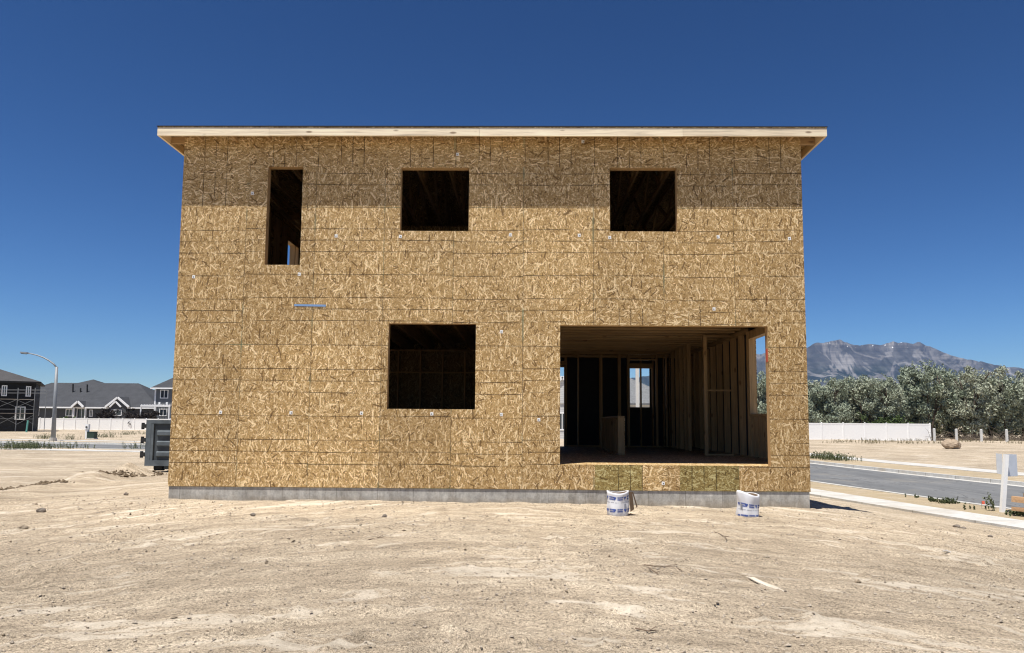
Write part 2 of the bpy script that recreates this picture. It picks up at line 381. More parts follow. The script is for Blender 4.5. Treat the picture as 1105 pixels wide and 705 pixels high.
def dirt(name, tint=(1,1,1), straw=False):
    k = N(name); p = k.pos(); q = k.sep(p); xy = k.comb(q[0], q[1])
    xc_ = k.math('MAXIMUM', k.math('MINIMUM', q[0], 9.0), -9.0)
    cv = k.comb(q[0], k.math('ADD', q[1], k.math('MULTIPLY', k.math('MULTIPLY', xc_, xc_), .10)))
    st = k.mapp(cv, scale=(.42, 1.5, 1))
    a = k.noise(st, 1.5, 7, .68, .4)
    b = k.noise(k.mapp(cv, scale=(.7,1.5,1)), 7, 7, .75)
    c = k.noise(xy, 40, 3, .7)
    d = k.noise(xy, 110, 2, .6)
    col = k.ramp(a, [(.32, (.275,.235,.182)), (.46, (.375,.322,.250)), (.58, (.43,.375,.295)), (.72, (.50,.445,.36))])
    col = k.mix(1.0, col, k.ramp(b, [(.30, .62), (.5, 1.0), (.70, 1.28)]), 'MULTIPLY')
    col = k.mix(1.0, col, k.ramp(c, [(.34, .46), (.45, .98), (.66, 1.42)]), 'MULTIPLY')
    col = k.mix(1.0, col, k.ramp(d, [(.33, .55), (.67, 1.45)]), 'MULTIPLY')
    # dry crusted silt patches, paler
    pt = k.noise(k.mapp(cv, scale=(.55, 1.6, 1), loc=(4.2,1.1,0)), 1.15, 7, .70, .8)
    col = k.mix(k.ramp(pt, [(.555, 0), (.59, .5), (.65, .85)]), col, k.ramp(b, [(.3, (.50,.455,.38)), (.7, (.74,.69,.60))]))
    # dark clods and specks
    vs = k.voro(k.mapp(xy, scale=(1,1.5,1)), 17)
    sp = k.math('MULTIPLY', k.math('LESS_THAN', vs.outputs['Distance'], .17), k.math('GREATER_THAN', k.sep(vs.outputs['Color'])[0], .72))
    col = k.mix(k.math('MULTIPLY', sp, .6), col, (.12,.095,.07))
    gz = k.noise(xy, .22, 3, .5)
    col = k.mix(1.0, col, k.ramp(gz, [(.36, (.86,.85,.84)), (.62, (1.08,1.07,1.06))]), 'MULTIPLY')
    col = k.mix(1.0, col, (.915,.88,.838), 'MULTIPLY')
    nr = k.math('ADD', q[1], k.math('MULTIPLY', k.math('SUBTRACT', k.noise(xy, .8, 4, .6), .5), 5.0))
    col = k.mix(1.0, col, k.ramp(k.math('DIVIDE', nr, 20.0), [(.36, (1,1,1)), (.56, (1.20,1.19,1.17)), (.75, (1.12,1.12,1.12))]), 'MULTIPLY')
    if straw: col = k.mix(k.ramp(k.noise(xy, 1.5, 4, .6), [(.35, .85), (.65, .25)]), col, (.40,.32,.20))
    if tint != (1,1,1): col = k.mix(1.0, col, tint, 'MULTIPLY')
    k.col(col); k.rough(.95); k.b.inputs['Specular IOR Level'].default_value = .1
    h = k.math('ADD', k.math('MULTIPLY', b, 1.0), k.math('MULTIPLY', c, .6))
    k.bump(h, .9, .03)
    return k.m
M['dirt'] = dirt('dry_dirt'); M['verge'] = dirt('verge_dirt', straw=True); M['clod'] = dirt('dirt_clod', (.62,.6,.58))
me.materials.append(M['dirt'])
go = bpy.data.objects.new('ground', me); C.objects.link(go); struct(go)

# ------------------------------------------------------------------ roads, kerbs, walks, verges
def asphalt_m():
    k = N('worn_asphalt'); p = k.pos(); q = k.sep(p); xy = k.comb(q[0], q[1])
    a = k.noise(k.mapp(xy, rot=(0,0,R(-6)), scale=(1.2,.16,1)), 1.0, 5, .6); b = k.noise(xy, 30, 3, .6)
    col = k.ramp(a, [(.3, (.125,.128,.13)), (.55, (.165,.168,.17)), (.75, (.23,.23,.225))])
    col = k.mix(1.0, col, k.ramp(b, [(.3, .85), (.7, 1.12)]), 'MULTIPLY')
    dust = k.noise(xy, .5, 5, .65, .4)
    col = k.mix(k.ramp(dust, [(.55, 0), (.72, .5)]), col, (.30,.27,.22))
    cr = k.noise(k.mapp(xy, scale=(1,.7,1)), .35, 6, .6, .6); crk = k.ramp(k.math('ABSOLUTE', k.math('SUBTRACT', cr, .5)), [(.0, .7), (.003, .5), (.006, 0)])
    col = k.mix(crk, col, (.05,.05,.05))
    sk = k.noise(k.mapp(xy, rot=(0,0,R(-10)), scale=(3,.12,1)), 1.2, 5, .7); col = k.mix(k.ramp(sk, [(.58, 0), (.7, .6)]), col, (.33,.32,.30))
    k.col(col); k.rough(.9); return k.m
M['asph'] = asphalt_m()
def strip(o0, o1, z, y0, y1, depth=0.0, n=60):
    mb = MB(); vs = []; fs = []
    for i in range(n+1):
        y = y0+(y1-y0)*i/n; kx = float(kerb_x(np.array(y)))
        vs += [(kx+o0,y,z),(kx+o1,y,z),(kx+o0,y,z-depth),(kx+o1,y,z-depth)]
    for i in range(n):
        a = 4*i; b = a+4
        fs.append((a,a+1,b+1,b))
        if depth: fs += [(a,b,b+2,a+2),(a+1,a+3,b+3,b+1)]
    if depth: fs += [(0,2,3,1),(4*n,4*n+1,4*n+3,4*n+2)]
    return mb.add(vs, fs)
def cstrip(d0, d1, z, x0, x1, depth=0.0):
    def P(x, d, zz): return (x - CS*d/CN*1.0, CY+CS*(x-CX)+d/CN, zz)
    n = 40; vs = []; fs = []
    for i in range(n+1):
        x = x0+(x1-x0)*i/n
        vs += [P(x,d0,z),P(x,d1,z),P(x,d0,z-depth),P(x,d1,z-depth)]
    for i in range(n):
        a = 4*i; b = a+4
        fs.append((a,b,b+1,a+1))
        if depth: fs += [(a,a+2,b+2,b),(a+1,b+1,b+3,a+3)]
    if depth: fs += [(0,1,3,2),(4*n,4*n+2,4*n+3,4*n+1)]
    return MB().add(vs, fs)
def S_(mb, name, m, **kw): return struct(mb.build(name, m, **kw))
S_(strip(.45, 6.35, -.366, -35, 70), 'road', M['asph'])
S_(strip(0, .15, -.25, -35, 44, .3), 'kerb', M['walk']); S_(strip(.15, .45, -.362, -35, 44, .05), 'gutter', M['walk'])
S_(strip(6.65, 6.8, -.25, -35, 70, .3), 'kerb', M['walk']); S_(strip(6.35, 6.65, -.362, -35, 70, .05), 'gutter', M['walk'])
S_(strip(-2.40, -1.45, -.25, -35, 42, .2), 'sidewalk', M['walk']); S_(strip(9.3, 10.62, -.25, -35, 70, .2), 'sidewalk', M['walk'])
S_(strip(-1.45, 0, -.268, -35, 42, .2), 'verge', M['verge']); S_(strip(6.8, 9.3, -.268, -35, 70, .2), 'verge', M['verge'])
S_(cstrip(3.3, 11.7, -.37, -220, 5), 'road', M['asph'])
S_(cstrip(2.8, 2.95, -.25, -220, 2, .3), 'kerb', M['walk']); S_(cstrip(2.95, 3.3, -.362, -220, 2, .05), 'gutter', M['walk'])
S_(cstrip(12.05, 12.2, -.25, -220, 3, .3), 'kerb', M['walk']); S_(cstrip(11.7, 12.05, -.362, -220, 3, .05), 'gutter', M['walk'])
S_(cstrip(.05, 1.25, -.25, -220, 2, .2), 'sidewalk', M['walk']); S_(cstrip(14.6, 16.0, -.24, -220, 3, .2), 'sidewalk', M['walk'])
S_(cstrip(1.25, 2.8, -.268, -220, 2, .2), 'verge', M['dirt']); S_(cstrip(12.2, 14.6, -.268, -220, 3, .2), 'verge', M['dirt'])

# ------------------------------------------------------------------ the house under construction
XL, XR, D, RR = -6.06, 4.84, 12.71, 22.10
ZB, ZF1, ZC1, ZF2, ZC2, ZT = .356, .78, 3.49, 3.83, 6.33, 6.60
HO = (-.6, D, .1)
house = thing('unfinished_house', 'two storey unfinished house sheathed in bare strand board with open window holes', 'house', HO)
def part(mb, name, m, parent=house, **kw): return mb.build(name, m, parent, HO, **kw)
# front openings (x0,x1,z0,z1)
O_stair = (-4.547,-3.926,4.20,5.965); O_up1 = (-2.184,-.981,4.813,5.953); O_up2 = (1.493,2.664,4.817,5.957)
O_low = (-2.343,-.83,1.701,3.179); O_door = (.625,4.187,ZF1,3.163)
FH = [O_stair, O_up1, O_up2, O_low, O_door]
T = .012
part(MB().holed('x', D, T, (XL,XR,ZB,5.222), FH+[(1.217,3.648,0,ZF1),(1.22,3.2,3.163,3.46)]), 'sheathing', M['osb'])
part(MB().holed('x', D, T, (-4.7,XR,5.222,5.962), FH+[(-4.7,-4.547,5,7)]), 'sheathing', M['osb'])
part(MB().holed('x', D, T, (XL,-4.547,5.222,5.962), FH), 'sheathing', M['osb_t'])
part(MB().holed('x', D, T, (XL,XR,5.962,ZT), FH), 'sheathing', M['osb_t'])
part(MB().holed('x', D, T, (1.22,3.2,3.163,3.46), []), 'sheathing', M['osb_t'])
gp = part(MB().holed('x', D-.002, T, (1.217,2.02,ZB,ZF1), []), 'sheathing', M['osb_g']); gp['label'] = 'green tinted strand board strip below the opening'
gp = part(MB().holed('x', D-.002, T, (2.65,3.648,ZB,ZF1), []), 'sheathing', M['osb_g']); gp['label'] = 'green tinted strand board strip below the opening'
part(MB().holed('x', D, T, (2.02,2.65,ZB,ZF1), []), 'sheathing', M['osb_t'])
# other walls
O_r1 = (13.93, 15.45, 1.69, 3.25)
O_l2 = (18.1, 19.0, 4.75, 5.97)
part(MB().holed('y', XR-T, T, (D+T,RR,ZB,ZT), [O_r1,(18.2,19.4,4.8,5.95)]), 'sheathing', M['osb_y'])
part(MB().holed('y', XL, T, (D+T,RR,ZB,ZT), [O_l2,(15,16.2,1.7,3.16)]), 'sheathing', M['osb_y'])
O_rd = (.55,1.20,ZF1,3.12); O_rw = (3.16,3.74,1.95,3.10)
part(MB().holed('x', RR-T, T, (XL+T,XR-T,ZB,ZT), [O_rd,O_rw]), 'sheathing', M['osb'])
part(MB().holed('y', XR-T-.0035, .002, (13.0,RR-.16,ZF1+.001,ZC1-.003), [O_r1]), 'shade_sheet', M['felt'])  # added black sheet, in the roof felt colour, painting the room's shade
part(MB().holed('x', RR-T-.0035, .002, (.32,XR-T-.16,ZF1+.001,ZC1-.003), [O_rd,O_rw]), 'shade_sheet', M['felt'])  # same added sheet on the rear wall, standing in for shade between studs
# foundation, shadow gap strips
f = MB()
i0 = .015
f.box(XL+i0,XR-i0,D+i0,D+.23,-.4,ZB-.002); f.box(XL+i0,XR-i0,RR-.23,RR-i0,-.4,ZB-.002)
f.box(XL+i0,XL+.23,D+.23,RR-.23,-.4,ZB-.002); f.box(XR-.23,XR-i0,D+.23,RR-.23,-.4,ZB-.002)
part(f, 'foundation', M['conc'])
# dark strips below the board edge, standing in for its shadow gap
def flap(x0, x1, drop, skew):
    z = ZB+.004; y = D+.018
    pts = [(x0,y,z),(x1,y,z)]
    for i in range(9):
        t = 1-i/8; x = x0+(x1-x0)*t
        s = t if skew else math.sin(math.pi*t)**.6
        pts.append((x, y, z-.012-drop*max(0,s)))
    return MB().prism([Vector(p) for p in pts], (0,.006,0))
part(flap(XL+.02, XR-.02, .016, False), 'shadow_gap_strip', M['gap_shade'])
part(flap(-3.50, -2.98, .10, True), 'shadow_gap_strip', M['gap_shade']); part(flap(2.27, 2.58, .06, False), 'shadow_gap_strip', M['gap_shade']); part(flap(2.59, 2.84, .045, False), 'shadow_gap_strip', M['gap_shade'])
# rough opening frames
def rough_frame(o, sill=True, nm='window_frame'):
    x0,x1,z0,z1 = o; y0, y1 = D+T+.001, D+T+.14
    m = MB(); m.box(x0-.038,x0,y0,y1,z0-.038 if sill else z0,z1); m.box(x1,x1+.038,y0,y1,z0-.038 if sill else z0,z1)
    m.box(x0-.038,x1+.038,y0,y1,z1,z1+.24)
    if sill: m.box(x0,x1,y0,y1,z0-.038,z0)
    return part(m, nm, M['lum'])
for o in (O_stair, O_up1, O_up2, O_low): rough_frame(o)
rough_frame(O_door, False, 'door_frame')
m = MB(); y0,y1,z0,z1 = O_r1; a, b = XR-.15, XR-T-.001
m.box(a,b,y1,y1+.038,ZF1+.04,z1); m.box(a,b,y0,y1,z0-.038,z0); m.box(a,b,y0-.038,y1+.038,z1,z1+.24); m.box(a,b,y0-.038,y0,z0-.038,z1)
part(m, 'window_frame', M['lum'])
m = MB(); y0,y1,z0,z1 = O_l2; a, b = XL+T+.001, XL+.15
m.box(a,b,y1,y1+.038,z0,z1); m.box(a,b,y0-.038,y0,z0,z1); m.box(a,b,y0-.038,y1+.038,z1,z1+.1); m.box(a,b,y0,y1,z0-.038,z0)
part(m, 'window_frame', M['lum'])
# studs (2x6) along the walls, as parts sharing a few meshes
stud_n = [0]
def stud(x0,x1,y0,y1,z0,z1): part(MB().box(x0,x1,y0,y1,z0,z1), 'stud', M['lum']); stud_n[0] += 1
a, b = XR-.15, XR-T-.002
for i, y in enumerate(np.arange(15.60, 21.9, .61)):
    stud(a,b,y,y+.038,ZF1+.038,ZC1-.08)
for y in (14.1,14.5,14.9,15.2): stud(a,b,y,y+.038,ZF1+.038,O_r1[2]-.04)
for y in (13.2,13.6): stud(a,b,y,y+.038,ZF1+.038,ZC1-.08)
part(MB().box(a,b,D+.16,RR-.16,ZF1+.001,ZF1+.037), 'bottom_plate', M['lumy']); part(MB().box(a,b,D+.16,RR-.16,ZC1-.079,ZC1-.003), 'top_plate', M['lumy'])
# rear wall studs
ry0, ry1 = RR-.152, RR-T-.002
for x in (.50,1.21,1.25,1.6,2.24,2.80,2.84,3.06,3.10,3.45,3.80,3.93,4.12,4.29):
    z1 = ZC1-.08
    stud(x,x+.038,ry0,ry1,ZF1+.038,z1)
part(MB().box(XL+.16,O_rd[0],ry0,ry1,ZF1+.001,ZF1+.037).box(O_rd[1],XR-.16,ry0,ry1,ZF1+.001,ZF1+.037), 'bottom_plate', M['lumx'])
part(MB().box(XL+.16,XR-.16,ry0,ry1,ZC1-.079,ZC1-.003), 'top_plate', M['lumx'])
part(MB().box(3.1,3.8,ry0-.002,ry1-.03,3.10,3.24), 'header', M['lumx'])
part(MB().box(.5,1.28,ry0-.002,ry1-.03,3.12,3.30), 'header', M['lumx'])
# inner partitions
def partition_x(y, x0, x1, step, th=.09, zt=ZC1-.04, first=0.0):
    part(MB().box(x0,x1,y,y+th,ZF1+.001,ZF1+.037), 'bottom_plate', M['lumx']); part(MB().box(x0,x1,y,y+th,zt-.04,zt), 'top_plate', M['lumx'])
    for x in np.arange(x0+first, x1, step): stud(x,x+.038,y,y+th,ZF1+.038,zt-.041)
partition_x(20.2, -5.9, .20, .61, .14, first=.0)
part(MB().holed('x', 20.342, T, (-5.9,.20,ZF1,ZC1-.03), []), 'sheathing', M['osb_shade'])
part(MB().box(-5.9,.20,20.212,20.27,2.80,2.838), 'blocking', M['lumx'])
for y in np.arange(13.2, 20, .61): stud(.21,.30,y,y+.038,ZF1+.038,ZC1-.08)
part(MB().box(.21,.30,D+.16,20.19,ZC1-.079,ZC1-.04), 'top_plate', M['lumy'])
part(MB().holed('y', .19, T, (D+.16,20.19,ZF1+.05,ZC1-.05), []), 'sheathing', M['osb_y'])
# closet frame by the right wall
yc = 16.7
part(MB().box(4.05,4.125,yc,yc+.09,ZF1+.038,3.43), 'post', M['lum'])
part(MB().box(4.05,XR-.155,yc,yc+.09,3.431,3.47), 'header', M['lumx']); part(MB().box(4.126,XR-.155,yc+.005,yc+.085,2.21,2.248), 'blocking', M['lumx'])
part(MB().box(4.05,XR-.155,yc,yc+.09,ZF1+.001,ZF1+.037), 'bottom_plate', M['lumx'])
for y in (18.4,18.8,19.3,19.8,20.4): stud(4.05,4.14,y,y+.038,ZF1+.038,ZC1-.05)
# half wall
for y in np.arange(16.5, 20, .42): stud(2.09,2.23,y,y+.038,ZF1+.038,1.60)
part(MB().box(2.09,2.23,16.45,20.0,1.601,1.639), 'cap_plate', M['lumy']); part(MB().box(2.09,2.23,16.45,20.0,ZF1+.001,ZF1+.037), 'bottom_plate', M['lumy'])
part(MB().holed('y', 2.232, T, (16.5,20.0,ZF1+.002,1.60), []), 'sheathing', M['osb_y'])
# partition with doorway ahead of the back wall
for x in (1.52,2.18,2.66,2.70,2.92,3.72,4.0): stud(x,x+.038,20.9,21.0,ZF1+.038,ZC1-.08)
part(MB().box(1.48,4.05,20.9,21.0,ZC1-.079,ZC1-.003), 'top_plate', M['lumx']); part(MB().box(2.96,3.72,20.9,21.0,3.25,3.29), 'header', M['lumx'])
# floors, joists
part(MB().box(XL+T+.002,XR-T-.002,D+T+.0005,RR-T-.002,ZF1-.03,ZF1), 'subfloor', M['osb_h'])
part(MB().box(XL+.05,XR-.05,D+.16,RR-.16,ZF1-.33,ZF1-.031), 'floor_framing', M['lumx'])
part(MB().box(XL+T+.002,XR-T-.002,D+.155,RR-.155,ZF2-.02,ZF2), 'subfloor', M['osb_h'])
jn = 0
for y in np.arange(13.0, 21.9, .488): part(MB().box(.31,XR-.16,y,y+.06,ZC1,ZC1+.04).box(.31,XR-.16,y+.024,y+.036,ZC1+.0401,ZF2-.062).box(.31,XR-.16,y,y+.06,ZF2-.0615,ZF2-.021), 'ceiling_joist', M['lumx'])
for x in np.arange(XL+.3, .15, .61): part(MB().box(x,x+.045,D+.16,RR-.16,ZC1,ZF2-.021), 'ceiling_joist', M['lumy'])
part(MB().box(XL+.02,XR-.02,D+.02,D+.06,ZC1,ZF2-.021), 'rim_board', M['lumx'])
# second-storey studs on the back and side walls
for y in np.arange(13.2, 19.8, .61): stud(XL+T+.002,XL+.15,y,y+.038,ZF2+.04,ZC2)
part(MB().box(XL+.02,XL+.15,D+.16,RR-.16,ZF2+.001,ZF2+.039), 'bottom_plate', M['lumy'])
for (x0,x1) in ((-3.55,-3.45),(.4,.5)):
    part(MB().holed('y', x0, .10, (D+1.4,RR-.2,ZF2+.01,ZC2-.02), [(17,18,0,5.9)]), 'partition', M['osb_y'])
part(MB().holed('x', 18.4, .10, (.51,XR-.16,ZF2+.01,ZC2-.02), [(1.2,2.0,0,5.9)]), 'partition', M['osb'])
part(MB().holed('x', 18.0, .10, (-3.44,.39,ZF2+.01,ZC2-.02), [(-2,-1.2,0,5.9)]), 'partition', M['osb'])
# roof: hip with 0.33 m overhang
OV = .33; ZFB, ZFT = 6.403, 6.545; PITCH_R = 1/3.2
ex0, ex1, ey0, ey1 = XL-OV, XR+OV, D-OV, RR+OV
hy = (ey1-ey0)/2; rz = ZFT+hy*PITCH_R
def roofsurf(dz, e=0.0):
    a = [(ex0-e,ey0-e,ZFT+dz),(ex1+e,ey0-e,ZFT+dz),(ex1+e,ey1+e,ZFT+dz),(ex0-e,ey1+e,ZFT+dz),(ex0+hy,ey0+hy,rz+dz),(ex1-hy,ey0+hy,rz+dz)]
    return a
def roofmesh(d0, d1, e=0.0):
    a = roofsurf(d0, e); b = roofsurf(d1, e)
    F = [(0,1,5,4),(1,2,5),(2,3,4,5),(3,0,4)]
    return MB().add(a+b, [tuple(reversed(f_)) for f_ in F] + [tuple(i+6 for i in f_) for f_ in F] + [(i,(i+1)%4,6+(i+1)%4,6+i) for i in range(4)])
part(roofmesh(.002,.016), 'roof_deck', M['osb_h']); part(roofmesh(.018,.030,.012), 'roof_felt', M['felt'])
t = .038
nF = 4; L_ = (ex1-ex0)/nF
cuts = [ex0, ex0+1.95, ex0+5.6, ex0+9.1, ex1]
for i in range(4): part(MB().box(cuts[i]+(.003 if i else 0),cuts[i+1],ey0,ey0+t,ZFB+(.003 if i%2 else 0),ZFT-(.004 if i%2 else 0)), 'fascia', M['fascia'])
part(MB().box(ex0,ex1,ey1-t,ey1,ZFB,ZFT), 'fascia', M['fascia'])
part(MB().box(ex0,ex0+t,ey0+t+.001,ey1-t-.001,ZFB,ZFT), 'fascia', M['fasciay']); part(MB().box(ex1-t,ex1,ey0+t+.001,ey1-t-.001,ZFB,ZFT), 'fascia', M['fasciay'])
# rafter tails under the eaves
for y in np.arange(D+.1, RR, .61):
    for s_, xa, xb in ((-1, ex0+t+.001, XL-.001), (1, XR+.001, ex1-t-.001)):
        part(MB().box(xa,xb,y,y+.038,ZFB+.02,ZFT-.004), 'rafter_tail', M['lumx'])
for x in np.arange(XL+.3, XR, .61):
    part(MB().box(x,x+.038,ey0+t+.001,D-.001,ZFB+.03,ZFT-.004), 'rafter_tail', M['lumy'])
# trusses
def truss(x):
    m = MB(); w = .038
    zb = ZC2+.05
    m.box(x,x+w,D+.03,RR-.03,zb-.045,zb+.045)
    d = min(x-ex0, ex1-x); ridge = min(d, hy)
    ym = (D+RR)/2
    tp = ZFT+min(hy, d)*PITCH_R-.07
    yA, yB = ey0+min(hy,d), ey1-min(hy,d)
    m.beam((x+w/2,D,ZFT+.10-.06),(x+w/2,yA,tp),w,.09); m.beam((x+w/2,RR,ZFT+.10-.06),(x+w/2,yB,tp),w,.09)
    if yB-yA > .2: m.beam((x+w/2,yA,tp),(x+w/2,yB,tp),w,.09)
    for ya, yb in ((15.0,14.2),(15.0,16.2),(17.4,16.2),(17.4,18.6),(19.8,18.6),(19.8,20.6)):
        def top(y): return min(tp, ZFT+min(y-ey0, ey1-y)*PITCH_R-.07)
        m.beam((x+w/2,ya,zb),(x+w/2,yb,top(yb)),w,.088)
    return part(m, 'roof_truss', M['lumy'])
for x in np.arange(XL+.3, XR-.1, .61): truss(x)
# vent stub peeping over the eave
part(MB().tube([(2.9,16.0,6.9),(2.9,16.0,8.05)], .03, 8), 'vent_pipe', M['white'])
# paper grade stickers on the panels
def sticker(px, py, s=.05):
    p = at(px, py, D-.0035); m = MB(); a = random.uniform(-.15,.15)
    c, n_ = math.cos(a), math.sin(a)
    hw_, hh = s*.5, s*.56
    pts = [(p.x+dx*c-dz*n_, D-.0042, p.z+dx*n_+dz*c) for dx,dz in ((-hw_,-hh),(hw_,-hh),(hw_,hh),(-hw_,hh))]
    st = part(MB().prism(pts, (0,.0015,0)), 'grade_sticker', M['paper'])
    k_ = s*.3; ox = random.uniform(-.008,.008)
    pts = [(p.x+ox+dx*k_, D-.0052, p.z-.004+dz*k_) for dx,dz in ((-.6,-.8),(.6,-.8),(.5,.6),(-.3,.8))]
    part(MB().prism(pts, (0,.0008,0)), 'printed_mark', M['ink'], st)
for px, py in ((272.4,208.7),(493.7,166.7),(362.7,254.7),(432,255.3),(208.9,298.7),(323,296),(629,153),(550.7,253.5),(625,254),(658,256.4),(775,255.7),(852,257.5),
               (238,445),(314,445.5),(390,446),(466,446.7),(541,447.4),(541,358),(581.5,453),(715.7,521.7),(770.5,333.5)): sticker(px, py)
M['blue'] = plain('blue_tape', (.20,.33,.55), .5, .05)
p0, p1 = at(317.5,329.4,D-.004), at(351.5,330,D-.004)
part(MB().beam(p0, p1, .004, .035), 'blue_strip', M['blue'])
M['red'] = plain('red_marking_paint', (.55,.10,.06), .7)
pr = at(829.5, 386, D+.05)
part(MB().box(4.182,4.1868,D+.03,D+.11,2.55,2.78), 'paint_mark', M['red'])
# porch post behind the back door
pp = part(MB().box(3.66,3.76,24.2,24.30,-.2,3.3), 'porch_post', M['wpaint'])

# ------------------------------------------------------------------ wrapped sacks in front of the house
M['bag'] = plain('white_sack_paper', (.66,.66,.68), .6, .05); M['bagblue'] = plain('blue_sack_print', (.06,.10,.33), .6, .1)
M['card'] = plain('brown_kraft_paper', (.10,.065,.04), .8, .2); M['baggrey'] = plain('grey_sack_print', (.25,.26,.30), .7, .2)
def sack(x, y, rad, h, lean, label, flap_side, seed):
    rnd = random.Random(seed); z0 = gh(x, y)-.015
    root = thing('paper_sack', label, 'sack', (x,y,z0), 'printed paper sacks by the foundation')
    n = 40; rows = 12; vs = []; fs = []; dents = [rnd.uniform(0,6.28) for _ in range(4)]
    def surf(t, v, k=0.0):
        r = rad*(1+.035*math.sin(3*t+dents[0]+v*3)+.03*math.sin(5*t+dents[1]-v*4)+.02*math.sin(9*t+v*9)) + k
        r *= 1+.03*math.sin(v*9+dents[2])
        if v < .08: r *= .94
        zz = v*h*(1+.05*math.sin(t*2+dents[3])*v) + lean*math.cos(t)*v*.5
        return Vector((x+r*math.cos(t), y+r*math.sin(t)*.92, z0+zz))
    for j in range(rows+1):
        for i in range(n): vs.append(surf(2*math.pi*i/n, j/rows))
    for j in range(rows+1):
        for i in range(n): vs.append(surf(2*math.pi*i/n, 1-j/rows*.5, -.012-.02*j/rows))
    for j in range(2*rows+1):
        for i in range(n): fs.append((j*n+i, j*n+(i+1)%n, (j+1)*n+(i+1)%n, (j+1)*n+i))
    fs.append(tuple((2*rows+1)*n+i for i in range(n)))
    MB().add(vs, fs).build('sack_body', M['bag'], root, (x,y,z0), smooth=True)
    # printing: blue blocks and lines of letter-like dashes wrapped on the surface
    def patch(mb, t0, t1, v0, v1, nn=3):
        for i in range(nn):
            a0 = t0+(t1-t0)*i/nn; a1 = t0+(t1-t0)*(i+1)/nn
            mb.add([surf(a0,v0,.003),surf(a1,v0,.003),surf(a1,v1,.003),surf(a0,v1,.003)], [(0,1,2,3)])
    blue = MB(); grey = MB()
    for bv in ((.80,.30) if seed == 1 else (.55,.12)):
        for bt in (-2.75,-1.95,-.9):
            # emblem: a squat shield
            for i in range(5):
                w = .15*(1-.16*i if i < 3 else .68-.25*(i-2)); 
                patch(blue, bt-w, bt+w, bv-.024*i, bv-.024*i+.027)
            for ln in range(2):
                t_ = bt+.25
                while t_ < bt+.78:
                    w = rnd.uniform(.03,.065); patch(blue, t_, t_+w, bv-.02-.085*ln, bv+.038-.085*ln, 1); t_ += w+.012
        for ln in range(1):
            t_ = -2.9
            while t_ < -.3:
                w = rnd.uniform(.03,.08)
                if rnd.random() < .8: patch(grey, t_, t_+w, bv-.22, bv-.195, 1)
                t_ += w+.03
    for i in range(5): patch(grey, -1.0+.05*i if seed == 1 else -2.55+.05*i, -.95+.05*i if seed == 1 else -2.5+.05*i, .34-.02*abs(i-2), .52+.02*(i%3), 1)
    blue.build('printed_lettering', M['bagblue'], root, (x,y,z0)); grey.build('printed_small_lettering', M['baggrey'], root, (x,y,z0))
    if flap_side:
        fl = MB(); 
        a = surf(-.1, .95); b = surf(.25, .95)
        fl.prism([a, a+Vector((.05,-.01,0)), a+Vector((.075,-.03,-.26)), a+Vector((.02,-.03,-.30))], (0,.02,0))
        fl.prism([a+Vector((.05,0,0)), a+Vector((.07,0,-.01)), a+Vector((.13,-.02,-.22)), a+Vector((.115,-.02,-.24))], (0,.012,0))
        fl.build('torn_flap', M['card'], root, (x,y,z0))
    rim = MB(); pts = [surf(2*math.pi*i/n, .985, -.004) for i in range(n)]
    cc = Vector((x,y,z0+h*.86))
    rim.add(pts+[cc], [(i,(i+1)%n,n) for i in range(n)])
    rim.build('sack_content', M['card'], root, (x,y,z0))
b1 = on_ground(666.5,556,.07); b2 = on_ground(807,559,.055)
sack(b1.x, b1.y, .165, .375, .0, 'open white sack with blue print and a torn brown flap at its side', True, 1)
sack(b2.x, b2.y, .165, .375, -.06, 'leaning white sack with blue print and a slanted top, right of the other', False, 2)

# ------------------------------------------------------------------ roll-off container at the left
M['cont'] = plain('grey_container_paint', (.10,.118,.132), .55, .3, 3); M['contd'] = plain('dark_container_paint', (.052,.062,.070), .6, .3, 3)
cy = 21.5; cL = at(158.5,480,cy).x; z0 = -.005; x0, x1 = cL, cL+2.35
dr = thing('roll_off_container', 'dark grey steel roll off waste container beyond the house corner', 'container', (cL+1.2,cy+2.5,z0))
do = (cL+1.2,cy+2.5,z0)
zb, zt = z0+.17, z0+1.45
m = MB(); m.box(x0,x0+.06,cy+.06,cy+5.4,zb,zt); m.box(x1-.06,x1,cy+.06,cy+5.4,zb,zt); m.box(x0+.06,x1-.06,cy+5.34,cy+5.4,zb,zt); m.box(x0+.06,x1-.06,cy+.06,cy+5.34,zb,zb+.08)
for y in np.arange(cy+.6, cy+5.2, .62): m.box(x0-.07,x0-.001,y,y+.09,zb,zt-.1); m.box(x1+.001,x1+.07,y,y+.09,zb,zt-.1)
m.box(x0-.08,x0-.001,cy+.06,cy+5.4,zt-.1,zt+.02); m.box(x1+.001,x1+.08,cy+.06,cy+5.4,zt-.1,zt+.02)
m.build('body', M['cont'], dr, do)
m = MB(); m.box(x0+.02,x1-.02,cy,cy+.05,zb,zt)
g = m.build('tailgate', M['contd'], dr, do)
m = MB(); m.box(x0-.02,x0+.12,cy-.05,cy-.001,zb-.02,zt+.02); m.box(x1-.12,x1+.02,cy-.05,cy-.001,zb-.02,zt+.02); m.box(x0+.12,x1-.12,cy-.05,cy-.001,zt-.08,zt+.02); m.box(x0+.12,x1-.12,cy-.05,cy-.001,zb-.02,zb+.14)
m.build('gate_frame', M['cont'], g, do)
for i in range(3):
    zz = zb+.32+i*.30
    MB().prism([(x0+.30,cy-.001,zz-.08),(x0+.30,cy-.05,zz-.05),(x0+.30,cy-.05,zz+.05),(x0+.30,cy-.001,zz+.08)], (x1-x0-.6,0,0)).build('gate_rib', M['cont'], g, do)
m = MB(); m.box(x0+.12,x0+.20,cy-.045,cy-.001,zb+.14,zt-.08); m.build('gate_post', M['cont'], g, do)
